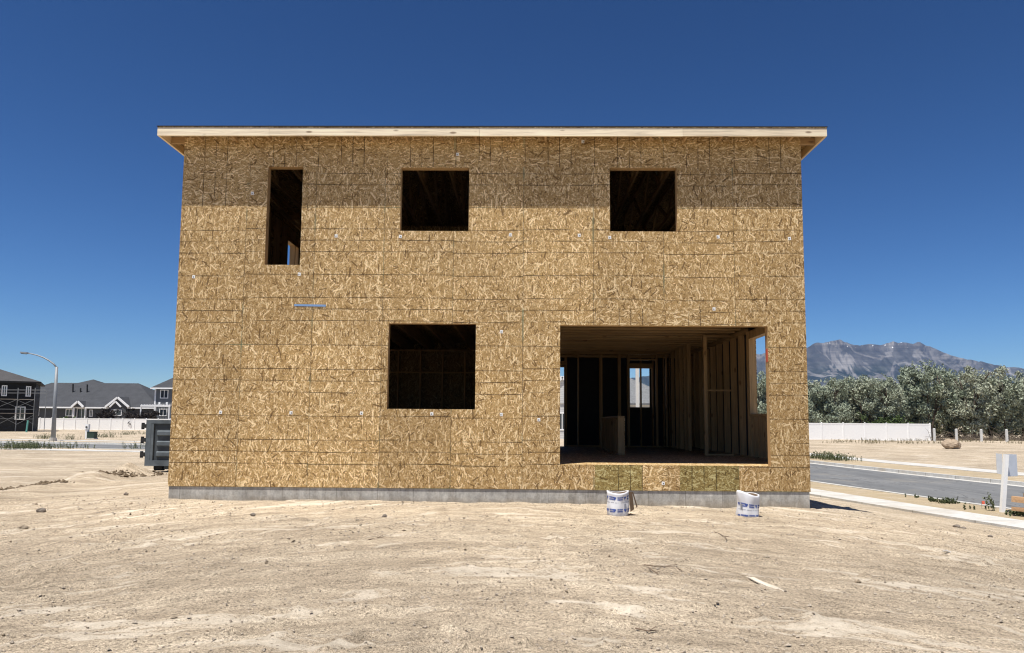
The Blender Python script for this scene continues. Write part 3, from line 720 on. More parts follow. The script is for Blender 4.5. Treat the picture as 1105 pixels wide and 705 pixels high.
for zz in (zb+.30, zb+.72, zb+1.12):
    h_ = MB().box(x0-.16,x0-.021,cy-.06,cy+.10,zz-.05,zz+.06); h_.tube([(x0-.14,cy,zz-.09),(x0-.14,cy,zz+.10)], .045, 8); h_.build('hinge', M['dark'], dr, do)
for x in (x0+.28, x1-.28):
    for y in (cy+.25, cy+4.9): MB().tube([(x-.13,y,z0+.10),(x+.13,y,z0+.10)], .10, 14).build('roller', M['dark'], dr, do)
m = MB(); m.box(x0+.5,x0+.62,cy+.06,cy+5.3,zb-.12,zb-.001); m.box(x1-.62,x1-.5,cy+.06,cy+5.3,zb-.12,zb-.001); m.build('rail', M['contd'], dr, do)

# ------------------------------------------------------------------ real-estate sign, stake, planks at the right
sg = on_ground(1081,552.5,-.262); sx, sy, sz = sg
M['signw'] = plain('pale_sign_panel', (.62,.66,.72), .5, .05)
s_ = thing('yard_sign', 'white wooden yard sign post with two blank panels seen from behind', 'sign', (sx,sy,sz))
top = at(1084.5,490.5,sy).z; lean = at(1085.2,490.5,sy).x-at(1080.5,552.5,sy).x
MB().beam((sx,sy,sz-.1),(sx+lean,sy,top),.078,.078,(0,1,0)).build('post', M['wpaint'], s_, (sx,sy,sz))
zt_, zb_ = top+.005, at(1081,513,sy).z
cxs = sx+lean*.85
w1 = at(1097.5,500,sy+.18).x-cxs; w0 = cxs-at(1075.2,500,sy+.18).x
MB().prism([(cxs-.03,sy+.052,zb_+.0),(cxs-w0,sy+.18,zb_+.03),(cxs-w0,sy+.18,zt_+.01),(cxs-.03,sy+.052,zt_)], (.01,.018,0)).build('panel', M['signw'], s_, (sx,sy,sz))
MB().prism([(cxs+.03,sy+.052,zb_-.03),(cxs+w1,sy+.18,zb_-.03),(cxs+w1,sy+.18,zt_-.01),(cxs+.03,sy+.052,zt_)], (-.01,.018,0)).build('panel', M['signw'], s_, (sx,sy,sz))
M['orange'] = lumber('orange_board', (.48,.31,.18), 0)
pa = at(1092, 538.5, 14.9); pb = at(1120, 541.5, 14.6)
tag(MB().beam(pa, pb, .09, .11).build('board', M['orange'], None, (pa.x,pa.y,pa.z)), 'upper orange brown board of the barrier at the right edge', 'board', 'orange boards at the right edge')
pa2 = at(1092, 549, 14.9); pb2 = at(1120, 551.5, 14.6)
tag(MB().beam(pa2, pb2, .09, .07).build('board', M['orange'], None, (pa2.x,pa2.y,pa2.z)), 'lower orange brown board of the barrier at the right edge', 'board', 'orange boards at the right edge')
pc = at(1112, 540, 14.75); MBp = MB().box(pc.x-.04,pc.x+.04,pc.y+.06,pc.y+.14,gh(pc.x,pc.y)-.1,pc.z+.12)
tag(MBp.build('stake', M['lum'], None, (pc.x,pc.y,gh(pc.x,pc.y))), 'wooden stake carrying the two orange boards', 'stake')
fg = on_ground(1059.5, 549, -.262)
fl = thing('marker_flag', 'small red orange utility marker flag in the verge near the sign', 'flag', fg)
MB().tube([fg, fg+Vector((0,0,.16))], .004, 5).build('flag_wire', M['steel'], fl, fg); MB().prism([fg+Vector((0,0,.09)),fg+Vector((.07,0,.09)),fg+Vector((.07,.01,.16)),fg+Vector((0,0,.16))], (0,.003,0)).build('flag_sheet', plain('orange_flag', (.75,.16,.10), .6), fl, fg)

# ------------------------------------------------------------------ vinyl fences
def fence(name, A, B, h, zb, spacing, label):
    A = Vector(A); B = Vector(B); root = thing(name, label, 'fence', (A.x,A.y,zb)); L = (B-A).length; n = max(1, round(L/spacing)); d = (B-A)/L
    o = (A.x,A.y,zb); z = Vector((0,0,1))
    for i in range(n+1):
        p = A+d*(L*i/n); pst = MB().box(p.x-.065,p.x+.065,p.y-.065,p.y+.065,zb-.3,zb+h+.03)
        pst.add([(p.x-.08,p.y-.08,zb+h+.03),(p.x+.08,p.y-.08,zb+h+.03),(p.x+.08,p.y+.08,zb+h+.03),(p.x-.08,p.y+.08,zb+h+.03),(p.x,p.y,zb+h+.09)], [(0,1,4),(1,2,4),(2,3,4),(3,0,4),(3,2,1,0)])
        pst.build('fence_post', M['white'], root, o)
        if i < n:
            q = A+d*(L*(i+1)/n); a = p+d*.066; b = q-d*.066
            pm = MB().beam(a+z*(zb+h/2), b+z*(zb+h/2), .025, h-.28)
            pn = pm.build('fence_panel', M['white'], root, o)
            MB().beam(a+z*(zb+h-.07), b+z*(zb+h-.07), .05, .14).beam(a+z*(zb+.07), b+z*(zb+.07), .05, .14).build('rail', M['white'], pn, o)
    return root
def g0(x, y, Y): v = at(x, y, Y); return (v.x, v.y, 0)
fence('vinyl_fence', g0(1003.5,460,81), g0(770,460,81), 1.86, -.27, 2.44, 'long white vinyl privacy fence in front of the grey green trees')
fence('vinyl_fence', g0(30,460,112), g0(196,460,112), 1.80, -.30, 1.83, 'white vinyl privacy fence behind the street lamp and grey houses')
# four bare posts
M['postw'] = plain('weathered_post', (.60,.60,.58), .8, .15)
names = ['first bare white post right of the vinyl fence end', 'second bare white post, just behind the boulder', 'third bare white post, between boulder and sign', 'fourth bare white post, nearest the right edge']
for (px, top_, bot), nm in zip(((1008.5,462.5,476),(1032.5,463,479.5),(1059.5,463.5,481),(1087,463.5,482)), names):
    Yp = 76; b = at(px, bot, Yp); t_ = at(px, top_, Yp); z = gh(b.x, b.y)-.2
    m = MB().box(b.x-.09,b.x+.09,b.y-.09,b.y+.09,z,t_.z-.03); m.add([(b.x-.09,b.y-.09,t_.z-.03),(b.x+.09,b.y-.09,t_.z-.03),(b.x+.09,b.y+.09,t_.z-.03),(b.x-.09,b.y+.09,t_.z-.03),(b.x,b.y,t_.z+.03)], [(0,1,4),(1,2,4),(2,3,4),(3,0,4)])
    tag(m.build('fence_post', M['postw'], None, (b.x,b.y,z)), nm, 'post', 'bare posts in line with the vinyl fence')

# ------------------------------------------------------------------ rocks
def rock(px, py, w, h, label, m, seed, name='boulder', Zg=None):
    rnd = random.Random(seed); g_ = on_ground(px, py, -.2 if Zg is None else Zg)
    z = gh(g_.x, g_.y); g_ = on_ground(px, py, z); z = gh(g_.x, g_.y)
    vs = []; fs = []; nu, nv = 18, 11; ph = [rnd.uniform(0,6.28) for _ in range(6)]
    for j in range(nv+1):
        b = math.pi*j/nv
        for i in range(nu):
            a = 2*math.pi*i/nu
            r = 1+.13*math.sin(2*a+ph[0])*math.sin(b)+.10*math.sin(3*a+ph[1]+2*b)+.07*math.sin(5*a+4*b+ph[2])+.05*rnd.uniform(-1,1)*math.sin(b)
            vs.append((g_.x+w/2*r*math.sin(b)*math.cos(a), g_.y+w*.42*r*math.sin(b)*math.sin(a), z+h*.42+h*.56*r*math.cos(b)))
    for j in range(nv):
        for i in range(nu): fs.append((j*nu+i,(j+1)*nu+i,(j+1)*nu+(i+1)%nu,j*nu+(i+1)%nu))
    o = MB().add(vs, fs).build(name, m, None, (g_.x,g_.y,z), smooth=False); tag(o, label, 'rock'); return o
M['rock'] = plain('tan_boulder', (.36,.28,.20), .9, .3, 3); M['rockd'] = plain('dark_stone', (.20,.17,.14), .9, .3, 14)
rock(1027, 484.0, 1.15, .66, 'tan rounded boulder on the dirt across the road', M['rock'], 3)
rock(45, 546, .12, .065, 'largest dark stone lying on the dirt at the left', M['rockd'], 4, 'stone')
rock(136, 534.5, .09, .05, 'small dark clod on the dirt just left of the house corner', M['rockd'], 5, 'stone')
rock(415, 558.5, .075, .05, 'small dark stone in front of the foundation below the square window', M['rockd'], 6, 'stone')
rock(273, 558, .07, .04, 'tiny dark stone in front of the foundation at the left', M['rockd'], 7, 'stone')
rock(25, 572, .11, .05, 'dark clod of earth near the left edge', M['clod'], 8, 'stone')
rock(1032.5, 569.3, .10, .045, 'left of two dark clods below the sidewalk at the right', M['rockd'], 9, 'stone')
rock(1039.5, 571.2, .09, .04, 'right of two dark clods below the sidewalk at the right', M['rockd'], 10, 'stone')
rock(1069, 584.5, .06, .03, 'small dark stone near the right edge', M['rockd'], 11, 'stone')
rock(926, 632, .05, .025, 'small brown stone on the dirt in the right foreground', M['clod'], 12, 'stone')
# loose gravel and clods, one mass
rng = np.random.default_rng(5)
def pebbles(n, xr, yr, smin, smax, m, name, dens=None):
    base = np.array([(1,0,0),(-1,0,0),(0,1,0),(0,-1,0),(0,0,1),(0,0,-1)], float)
    F = [(0,2,4),(2,1,4),(1,3,4),(3,0,4),(2,0,5),(1,2,5),(3,1,5),(0,3,5)]
    x = rng.uniform(*xr, n); y = yr[0]+(yr[1]-yr[0])*rng.random(n)**1.3
    k = fbm(x*.7, y*1.6, 3, 91) > .46 if dens is None else fbm(x*.7, y*1.6, 3, 91) > dens
    k &= ~((x > XL-.1) & (x < XR+.1) & (y > D-.02))
    k &= (x-kerb_x(y)) < -2.7
    x = x[k]; y = y[k]; z = ground_h(x, y); s = smin+(smax-smin)*rng.random(len(x))**3
    vs = np.zeros((len(x), 6, 3))
    j = rng.uniform(.6, 1.25, (len(x), 6, 3)); th = rng.uniform(0, 6.28, len(x))
    b = base[None]*j*s[:,None,None]*np.array([1,.8,.62])
    b = b + rng.uniform(-.25,.25,(len(x),6,3))*s[:,None,None]
    c, sn = np.cos(th)[:,None], np.sin(th)[:,None]
    vs[:,:,0] = b[:,:,0]*c-b[:,:,1]*sn+x[:,None]; vs[:,:,1] = b[:,:,0]*sn+b[:,:,1]*c+y[:,None]; vs[:,:,2] = b[:,:,2]+z[:,None]+s[:,None]*.25
    mb = MB(); mb.v = [tuple(v) for v in vs.reshape(-1,3)]; mb.f = [tuple(i*6+q_ for q_ in f_) for i in range(len(x)) for f_ in F]
    o = mb.build(name, m); struct(o, 'stuff'); o['label'] = 'loose small stones and clods scattered over the dirt'
    return o
M['peb'] = plain('pebble_stone', (.36,.305,.24), .95, .55, 60)
pebbles(26000, (-9.5, 10), (3.2, 13.5), .005, .022, M['peb'], 'gravel')
pebbles(1600, (-11, 9), (4.0, 20), .009, .034, M['clod'], 'dirt_clods', .56)
M['clodd'] = dirt('dark_dirt_clod', (.40,.37,.34))
pebbles(900, (-10.7, -9.2), (15.2, 19.6), .015, .085, M['clodd'], 'dirt_clods', .40)
# twigs and pale scrap
M['twig'] = plain('dry_twig', (.16,.115,.08), .9, .2)
def twig(pts_px, label, r=.006):
    P = []
    for px, py in pts_px:
        g_ = on_ground(px, py, .0); z = gh(g_.x, g_.y); g_ = on_ground(px, py, z+.012); P.append(g_)
    o = MB().tube(P, [r*(1-.5*i/len(P)) for i in range(len(P))], 5)
    a = P[len(P)//2]; d = P[-1]-P[0]
    o.tube([a, a+Vector((d.x*.3+.02, d.y*.3+.06, .02))], r*.6, 4)
    tag(o.build('twig', M['twig'], None, tuple(P[0])), label, 'twig', 'dry twigs on the dirt')
twig([(771,574),(776,576),(782,579),(784,582)], 'forked dry twig on the dirt below the right hand sack')
twig([(695,609.5),(706,611),(718,611),(729,612),(736,616)], 'longest dry twig, lying on the dirt in front of the wide opening')
twig([(700,613),(708,618),(712,622)], 'short dry twig beside the longest twig')
twig([(398,582.5),(406,581),(414,579.5)], 'thin straight twig on the dirt below the square window')
twig([(686,678),(700,681),(708,680)], 'bent dry twig at the bottom of the photo')
def slab(px, label, m, name, cat):
    P = []
    for x, y in px:
        g_ = on_ground(x, y, 0); z = gh(g_.x, g_.y); P.append(on_ground(x, y, z-.004))
    tag(MB().prism(P, (0,0,.009)).build(name, m, None, tuple(P[0])), label, cat)
M['pale'] = plain('pale_plaster', (.60,.53,.43), .9, .1)
slab([(801,621.6),(804,621),(815,624.4),(823,628.6),(838,634.3),(848,639.3),(846,639.9),(830,634.4),(818,629.6),(810,625.2)], 'long pale scrap lying flat on the dirt in the right foreground', M['pale'], 'plaster_scrap', 'scrap')
slab([(1017.5,595.3),(1021,594.3),(1026,596.3),(1022.5,597.2)], 'small white paper scrap on the dirt at the right', M['paper'], 'paper_scrap', 'scrap')

# ------------------------------------------------------------------ street lamp
lb = at(57.3, 475.8, 57.5); lt = at(61.2, 396.0, 57.5); zg = gh(lb.x, lb.y)
lb.z = -.27
ln = thing('street_lamp', 'tall grey street lamp with one curved arm by the road', 'street lamp', lb)
MB().tube([lb, lb.lerp(lt,.5), lt], [.17,.13,.10], 12).build('pole', M['steel'], ln, lb, smooth=True)
arm = [at(x,y,57.5) for x,y in ((61.2,397.0),(58,393),(53,389.3),(47,386),(40,383.4),(33,381.8),(29,381.2))]
MB().tube(arm, [.07,.065,.06,.055,.05,.045,.045], 10).build('arm', M['steel'], ln, lb, smooth=True)
h0, h1 = at(30,381.2,57.5), at(23,380.6,57.5)
hd = MB().beam(h0, h1, .28, .12).build('lamp_head', M['steel'], ln, lb)
MB().beam(h0.lerp(h1,.25)-Vector((0,0,.085)), h0.lerp(h1,.95)-Vector((0,0,.085)), .2, .04).build('lens', M['glass'], hd, lb)
MB().tube([lb-Vector((0,0,.1)), lb+Vector((0,0,.25))], .26, 12).build('base', M['walk'], ln, lb)

# ------------------------------------------------------------------ meter pedestal, transformer, teal post
p = at(93.8, 473.2, 63); p.z = gh(p.x,p.y)-.05
r = thing('meter_pedestal', 'pale grey meter pedestal standing beside the green utility box', 'pedestal', p)
hh = at(93.8,457.8,63).z
MB().box(p.x-.12,p.x+.12,p.y-.1,p.y+.1,p.z,hh-.45).build('column', M['wpaint'], r, p); MB().box(p.x-.15,p.x+.15,p.y-.13,p.y+.13,hh-.449,hh).build('cabinet', M['wpaint'], r, p)
MB().tube([(p.x,p.y-.131,hh-.25),(p.x,p.y-.2,hh-.25)], .08, 10).build('meter', M['glass'], r, p)
M['green'] = plain('utility_green', (.035,.06,.045), .6)
p = at(99.2, 473.5, 63); p.z = gh(p.x,p.y)-.05
r = thing('utility_box', 'low dark green utility box on the dirt', 'utility box', p)
MB().box(p.x-.34,p.x+.34,p.y-.3,p.y+.3,p.z,p.z+.1).build('pad', M['walk'], r, p); MB().box(p.x-.3,p.x+.3,p.y-.27,p.y+.27,p.z+.101,p.z+.58).build('cabinet', M['green'], r, p); MB().box(p.x-.32,p.x+.32,p.y-.29,p.y+.29,p.z+.581,p.z+.64).build('lid', M['green'], r, p)
a, b = at(28.5,464.5,88), at(30.2,453.8,88)
tag(MB().beam(a-Vector((0,0,.3)), b, .14, .14, (0,1,0)).build('leaning_post', plain('teal_paint', (.10,.30,.27), .6), None, a), 'short teal post leaning in front of the dark house', 'post')

# ------------------------------------------------------------------ background houses
def shingles(name, c):
    k = N(name); p = k.pos(); q = k.sep(p)
    f = k.noise(p, .8, 5, .6); s = k.noise(k.mapp(p, scale=(4,4,1)), 2.0, 4, .7)
    col = k.ramp(f, [(.3, tuple(x*.85 for x in c)), (.7, tuple(x*1.15 for x in c))])
    col = k.mix(1.0, col, k.ramp(s, [(.3, .75), (.7, 1.2)]), 'MULTIPLY')
    e = k.math('PINGPONG', q[2], .07); col = k.mix(k.math('MULTIPLY', k.math('LESS_THAN', e, .012), .35), col, (.02,.02,.02))
    k.col(col); k.rough(.9); return k.m
def siding(name, c):
    k = N(name); p = k.pos(); q = k.sep(p); f = k.noise(p, .6, 4, .6)
    col = k.ramp(f, [(.3, tuple(x*.92 for x in c)), (.7, tuple(x*1.08 for x in c))])
    e = k.math('PINGPONG', q[2], .09); col = k.mix(k.math('MULTIPLY', k.math('LESS_THAN', e, .016), .5), col, tuple(x*.4 for x in c))
    k.col(col); k.rough(.75); return k.m
M['shing'] = shingles('charcoal_shingles', (.060,.063,.070)); M['shing2'] = shingles('brown_grey_shingles', (.075,.072,.072))
M['sidb'] = siding('slate_siding', (.085,.088,.09)); M['sidd'] = plain('dark_building_wrap', (.012,.012,.013), .75, .3, 1.5); M['sidg'] = siding('blue_grey_siding', (.14,.15,.16)); M['sidw'] = siding('pale_siding', (.60,.60,.58))
M['stone'] = plain('grey_stone_veneer', (.22,.22,.215), .9, .35, 3)
def window(root, o, x0, x1, z0, z1, y, mull=True):
    f_ = MB(); w = .12
    f_.box(x0-w,x1+w,y-.06,y-.001,z1,z1+w); f_.box(x0-w,x1+w,y-.06,y-.001,z0-w,z0); f_.box(x0-w,x0,y-.06,y-.001,z0,z1); f_.box(x1,x1+w,y-.06,y-.001,z0,z1)
    if mull: f_.box((x0+x1)/2-.04,(x0+x1)/2+.04,y-.05,y-.001,z0,z1)
    fo = f_.build('window', M['wpaint'], root, o); MB().box(x0,x1,y-.025,y-.002,z0,z1).build('pane', M['glass'], fo, o)
def hip(m, x0, x1, y0, y1, ze, zr, th=.18):
    hy_ = min((y1-y0)/2, (x1-x0)/2-.01)
    a = [(x0,y0,ze),(x1,y0,ze),(x1,y1,ze),(x0,y1,ze),(x0+hy_,y0+hy_,zr),(x1-hy_,y0+hy_,zr)]
    n = len(m.v); b = [(v[0],v[1],v[2]-th) for v in a]
    F = [(0,1,5,4),(1,2,5),(2,3,4,5),(3,0,4)]
    m.add(a+b[:4], F+[(i,6+i,6+(i+1)%4,(i+1)%4) for i in range(4)]+[(9,8,7,6)])
    return m
# long grey house with gables
Yh = 122; X = lambda px, Y=Yh: at(px, 440, Y).x
Zp = lambda px, py, Y=Yh: at(px, py, Y).z
zg = -.3; o = ((X(36)+X(167))/2, Yh, zg)
h1 = thing('grey_house', 'long single storey slate grey house with a big charcoal hipped roof behind the white fence', 'house', o)
ze = Zp(100, 439.3); zr = Zp(100, 413.6)
xl, xr = X(-20), X(169); rzr = at(100,413.6,Yh+7.5).z
MB().box(xl,xr,Yh,Yh+14,zg,ze-.05).build('wall', M['sidb'], h1, o); MB().box(xl-.01,xr+.01,Yh-.08,Yh-.001,zg,zg+1.2).build('stone_base', M['stone'], h1, o)
rf = hip(MB(), xl-.5,xr+.6,Yh-.5,Yh+14.5,ze,rzr).build('roof', M['shing'], h1, o)
hip(MB(), at(74,440,Yh+9).x, at(121,440,Yh+9).x, Yh+5.5, Yh+13.5, rzr-.9, at(97,409.6,Yh+9.5).z).build('upper_roof', M['shing'], rf, o)
def gable(pc, pw, ptop, pbase, dep, nm, win=None):
    xc = X(pc); hw = abs(X(pc+pw)-xc); zt_ = Zp(pc, ptop); zb_ = Zp(pc, pbase); yf = Yh-.9
    MB().prism([(xc-hw*.9,yf,zb_),(xc+hw*.9,yf,zb_),(xc,yf,zt_-.2)], (0,dep,0)).build('gable_wall', M['sidb'], h1, o)
    MB().beam((xc-hw,yf-.1,zb_-.05),(xc,yf-.1,zt_),.2,.3,(0,0,1)).beam((xc+hw,yf-.1,zb_-.05),(xc,yf-.1,zt_),.2,.3,(0,0,1)).build('gable_trim', M['wpaint'], h1, o)
    m_ = MB(); m_.add([(xc-hw-.1,yf-.2,zb_),(xc,yf-.2,zt_+.15),(xc,yf+dep,zt_+.15),(xc-hw-.1,yf+dep,zb_)], [(0,1,2,3)]); m_.add([(xc+hw+.1,yf-.2,zb_),(xc,yf-.2,zt_+.151),(xc,yf+dep,zt_+.151),(xc+hw+.1,yf+dep,zb_)], [(3,2,1,0)])
    m_.build('gable_roof', M['shing'], h1, o)
gable(87.3, 6.4, 433.6, 439.2, 5, 'g')
gable(129.8, 12.6, 429.3, 439.2, 8, 'g')
xc = X(129.8); MB().box(X(120.5),X(139),Yh-.85,Yh-.09,zg,Zp(130,439.2)).build('bay_wall', M['sidb'], h1, o)
MB().beam((X(122),Yh-1.05,Zp(122,439.5)),(X(128),Yh-1.05,Zp(128,433.5)),.15,.22).beam((X(134),Yh-1.05,Zp(134,439.5)),(X(128),Yh-1.05,Zp(128,433.5)),.15,.22).build('inner_gable_trim', M['wpaint'], h1, o)
for a_, b_, t_, bt, y in ((36.5,42,441.8,448,Yh),(72,78,442,448.5,Yh),(84,93,441.5,451,Yh),(97.5,99.8,443,449,Yh),(123,134,443,448,Yh-.85)):
    window(h1, o, X(a_), X(b_), Zp(a_,bt), Zp(a_,t_), y)
MB().box(X(81.5),X(83),Yh-.7,Yh-.5,zg,ze-.1).box(X(94),X(95.2),Yh-.7,Yh-.5,zg,ze-.1).build('porch_column', M['wpaint'], h1, o)
MB().box(xl-.55,xr+.65,Yh-.62,Yh-.51,ze-.25,ze-.02).build('gutter', M['wpaint'], h1, o)
for px, t_, b_ in ((78.8,414.5,422.5),(87,419,424.5),(94.2,415,421.5)):
    Yv = Yh+4; a = at(px, b_+1.5, Yv); MB().tube([a-Vector((0,0,.6)), at(px, t_, Yv)], .12, 8).build('roof_vent', M['dark'], h1, o)
# neighbouring blue-grey two storey house
Y2 = 119; x0 = at(166.5,440,Y2).x; x1 = at(205,440,Y2).x; o = (x0+4,Y2,zg)
h2 = thing('blue_grey_house', 'blue grey two storey house with white windows right of the long grey house', 'house', o)
ze = at(170,419.5,Y2).z
MB().box(x0,x1,Y2,Y2+10,zg,ze).build('wall', M['sidg'], h2, o)
hip(MB(), x0-.5,x1+.5,Y2-.5,Y2+10.5,ze+.15,ze+2.6).build('roof', M['shing'], h2, o)
MB().box(x0-.52,x1+.52,Y2-.62,Y2-.505,ze-.08,ze+.14).build('fascia', M['wpaint'], h2, o)
MB().box(x0-.04,x0+.18,Y2-.05,Y2-.002,zg,ze).build('corner_trim', M['wpaint'], h2, o)
for a_, b_, t_, bt in ((173,180.2,421.5,429.3),(173,180,442,448.3),(190,197,421.5,429.3)):
    window(h2, o, at(a_,440,Y2).x, at(b_,440,Y2).x, at(a_,bt,Y2).z, at(a_,t_,Y2).z, Y2)
for px in (172,180): c_ = at(px,435.5,Y2-.1); MB().box(c_.x-.15,c_.x+.15,Y2-.12,Y2-.002,c_.z-.2,c_.z+.2).build('wall_light', M['wpaint'], h2, o)
pg = MB(); za = at(160,439,Y2-4).z; pg.box(at(152,440,Y2-4).x,at(184,440,Y2-4).x,Y2-4.2,Y2-4,za,za+.25)
for px in (152.5,168,183): xx = at(px,440,Y2-4).x; pg.box(xx-.08,xx+.08,Y2-4.18,Y2-4.02,zg,za-.001)
for px in range(153,184,3): xx = at(px,440,Y2-4).x; pg.box(xx-.05,xx+.05,Y2-4.19,Y2-.05,za+.26,za+.36)
po = (at(168,440,Y2-4).x,Y2-3,zg); tag(pg.build('pergola', M['wpaint'], None, po), 'white patio pergola in front of the blue grey house', 'pergola')
# dark wrapped two storey house with scaffold, turned toward the lot; local x runs along its front, 0 at its right corner
PC = at(37.6, 440, 92); AH = R(31)
e1 = Vector((math.cos(AH), math.sin(AH), 0)); nn_ = Vector((-e1.y, e1.x, 0))
def on_front(px, py, back=0.0):
    d = ray(px, py); o_ = PC + nn_*back; t = (o_.x*nn_.x+o_.y*nn_.y)/(d.x*nn_.x+d.y*nn_.y); p = d*t
    return Vector(((p.x-o_.x)*e1.x+(p.y-o_.y)*e1.y, back, EYE+p.z))
h3 = thing('dark_house', 'two storey house in black wrap at the left edge with scaffold before it', 'house', (PC.x,PC.y,0)); h3.rotation_euler = (0,0,AH)
ze = on_front(36,413.8).z; O0 = (0,0,0)
MB().box(-16,0,0,11,zg,ze).build('wall', M['sidd'], h3, O0)
hip(MB(), -16.5,.5,-.5,11.5,ze+.2,ze+.2+2.1).build('roof', M['shing2'], h3, O0)
MB().box(-16.5,.51,-.6,-.505,ze-.02,ze+.2).build('fascia', M['sidd'], h3, O0)
for a_, b_, t_, bt in ((2.6,6.8,417,426.5),(28.8,32.6,418,427),(-20,-14,417,426.5),(17,26.5,440,452)):
    p_, q_ = on_front(a_, bt), on_front(b_, t_); window(h3, O0, p_.x, q_.x, p_.z, q_.z, 0)
sc = thing('scaffold', 'thin metal scaffold with plank decks in front of the black house', 'scaffold', (PC.x,PC.y,0)); sc.rotation_euler = (0,0,AH)
tb = MB(); rr_ = .022; bk = -1.6
cols = (-18,-2,18,36.5,49)
for px in cols:
    xx = on_front(px,440,bk).x; t_ = on_front(px, 418.5 if px < 40 else 421.5, bk).z
    for dy in (0,.9): tb.tube([(xx,bk+dy,zg),(xx,bk+dy,t_)], rr_, 6)
for py, pe in ((420.7,49),(424,49),(441.5,37),(452,37)):
    for dy in (0,.9): a = on_front(-18,py,bk); b = on_front(pe,py+.3,bk); tb.tube([(a.x,bk+dy,a.z),(b.x,bk+dy,b.z)], rr_*.8, 6)
for i in range(3):
    for y0_, y1_ in ((431.5,439.5),(448,458)):
        tb.tube([on_front(cols[i],y0_,bk),on_front(cols[i+1],y1_,bk)], rr_*.55, 5).tube([on_front(cols[i],y1_,bk),on_front(cols[i+1],y0_,bk)], rr_*.55, 5)
tb.build('tube_frame', plain('dull_tube', (.22,.23,.24), .6, .1), sc, O0)
M['plank'] = plain('scaffold_plank', (.30,.27,.23), .8)
for py in (430.3, 445.8): a = on_front(-20,py,bk); b = on_front(36.5,py+.2,bk); MB().box(a.x,b.x,bk+.05,bk+.85,a.z-.03,a.z+.03).build('plank_deck', M['plank'], sc, O0)
# house seen through the back openings
Y4 = 74; x0 = at(588,440,Y4).x; x1 = at(735,440,Y4).x; o = ((x0+x1)/2,Y4,zg)
h4 = thing('pale_house', 'pale sided house with grey gable roof seen through the openings of the unfinished house', 'house', o)
ze = 3.4; MB().box(x0,x1,Y4,Y4+10,zg,ze).build('wall', M['sidw'], h4, o)
hip(MB(), x0-.5,x1+.5,Y4-.5,Y4+10.5,ze,at(684,405,Y4+5).z).build('roof', plain('grey_shingles', (.16,.165,.17), .9, .25, 4), h4, o)
xc = at(606,440,Y4).x; MB().prism([(xc-2.4,Y4-1.2,ze-.1),(xc+2.4,Y4-1.2,ze-.1),(xc,Y4-1.2,ze+2.4)], (0,6,0)).build('gable', M['sidw'], h4, o)
MB().box(xc-2.2,xc+2.2,Y4-1.1,Y4-.002,zg,ze-.101).build('entry_wall', M['sidw'], h4, o)
MB().beam((xc-2.7,Y4-1.3,ze-.2),(xc,Y4-1.3,ze+2.5),.15,.3).beam((xc+2.7,Y4-1.3,ze-.2),(xc,Y4-1.3,ze+2.5),.15,.3).build('gable_trim', M['wpaint'], h4, o)
window(h4, o, xc-.8, xc+.8, .8, 2.3, Y4-1.1)

# ------------------------------------------------------------------ foliage
def leaf_m(name, c, c2):
    k = N(name); inf = k.n('ShaderNodeObjectInfo').outputs['Random']; p = k.pos()
    f = k.noise(p, .9, 3, .6); s = k.noise(p, 7, 2, .6)
    col = k.ramp(f, [(.3, c), (.7, c2)]); col = k.mix(1.0, col, k.ramp(s, [(.3, .7), (.7, 1.3)]), 'MULTIPLY')
    col = k.mix(1.0, col, k.ramp(inf, [(0, (.85,.9,.85)), (1, (1.12,1.08,1.05))]), 'MULTIPLY')
    k.col(col); k.rough(.6)
    return k.m
M['olive'] = leaf_m('silvery_olive_leaf', (.215,.245,.18), (.38,.405,.32)); M['bark'] = plain('grey_brown_bark', (.09,.07,.055), .95, .3)
M['plum'] = leaf_m('dark_plum_leaf', (.020,.014,.014), (.040,.030,.026)); M['weedm'] = leaf_m('dusty_weed_leaf', (.075,.092,.04), (.15,.165,.085)); M['bush'] = leaf_m('green_bush_leaf', (.06,.09,.03), (.11,.15,.05))
def leaves(mb, centers, radii, per, smin, smax, rnd, drop=.15):
    for c, rr in zip(centers, radii):
        for _ in range(per):
            d = rnd.normal(0, 1, 3); d /= np.linalg.norm(d); q_ = np.array(c)+d*rr*(rnd.random()**.45)*np.array([1,1,.8])
            q_[2] -= drop*rnd.random()
            s = rnd.uniform(smin, smax); a = rnd.normal(0,1,3); a /= np.linalg.norm(a); b = np.cross(a, rnd.normal(0,1,3)); b /= np.linalg.norm(b)+1e-9
            l = s*1.6
            mb.add([q_-a*l*.5, q_+b*s*.3, q_+a*l*.5, q_-b*s*.3], [(0,1,2,3)])
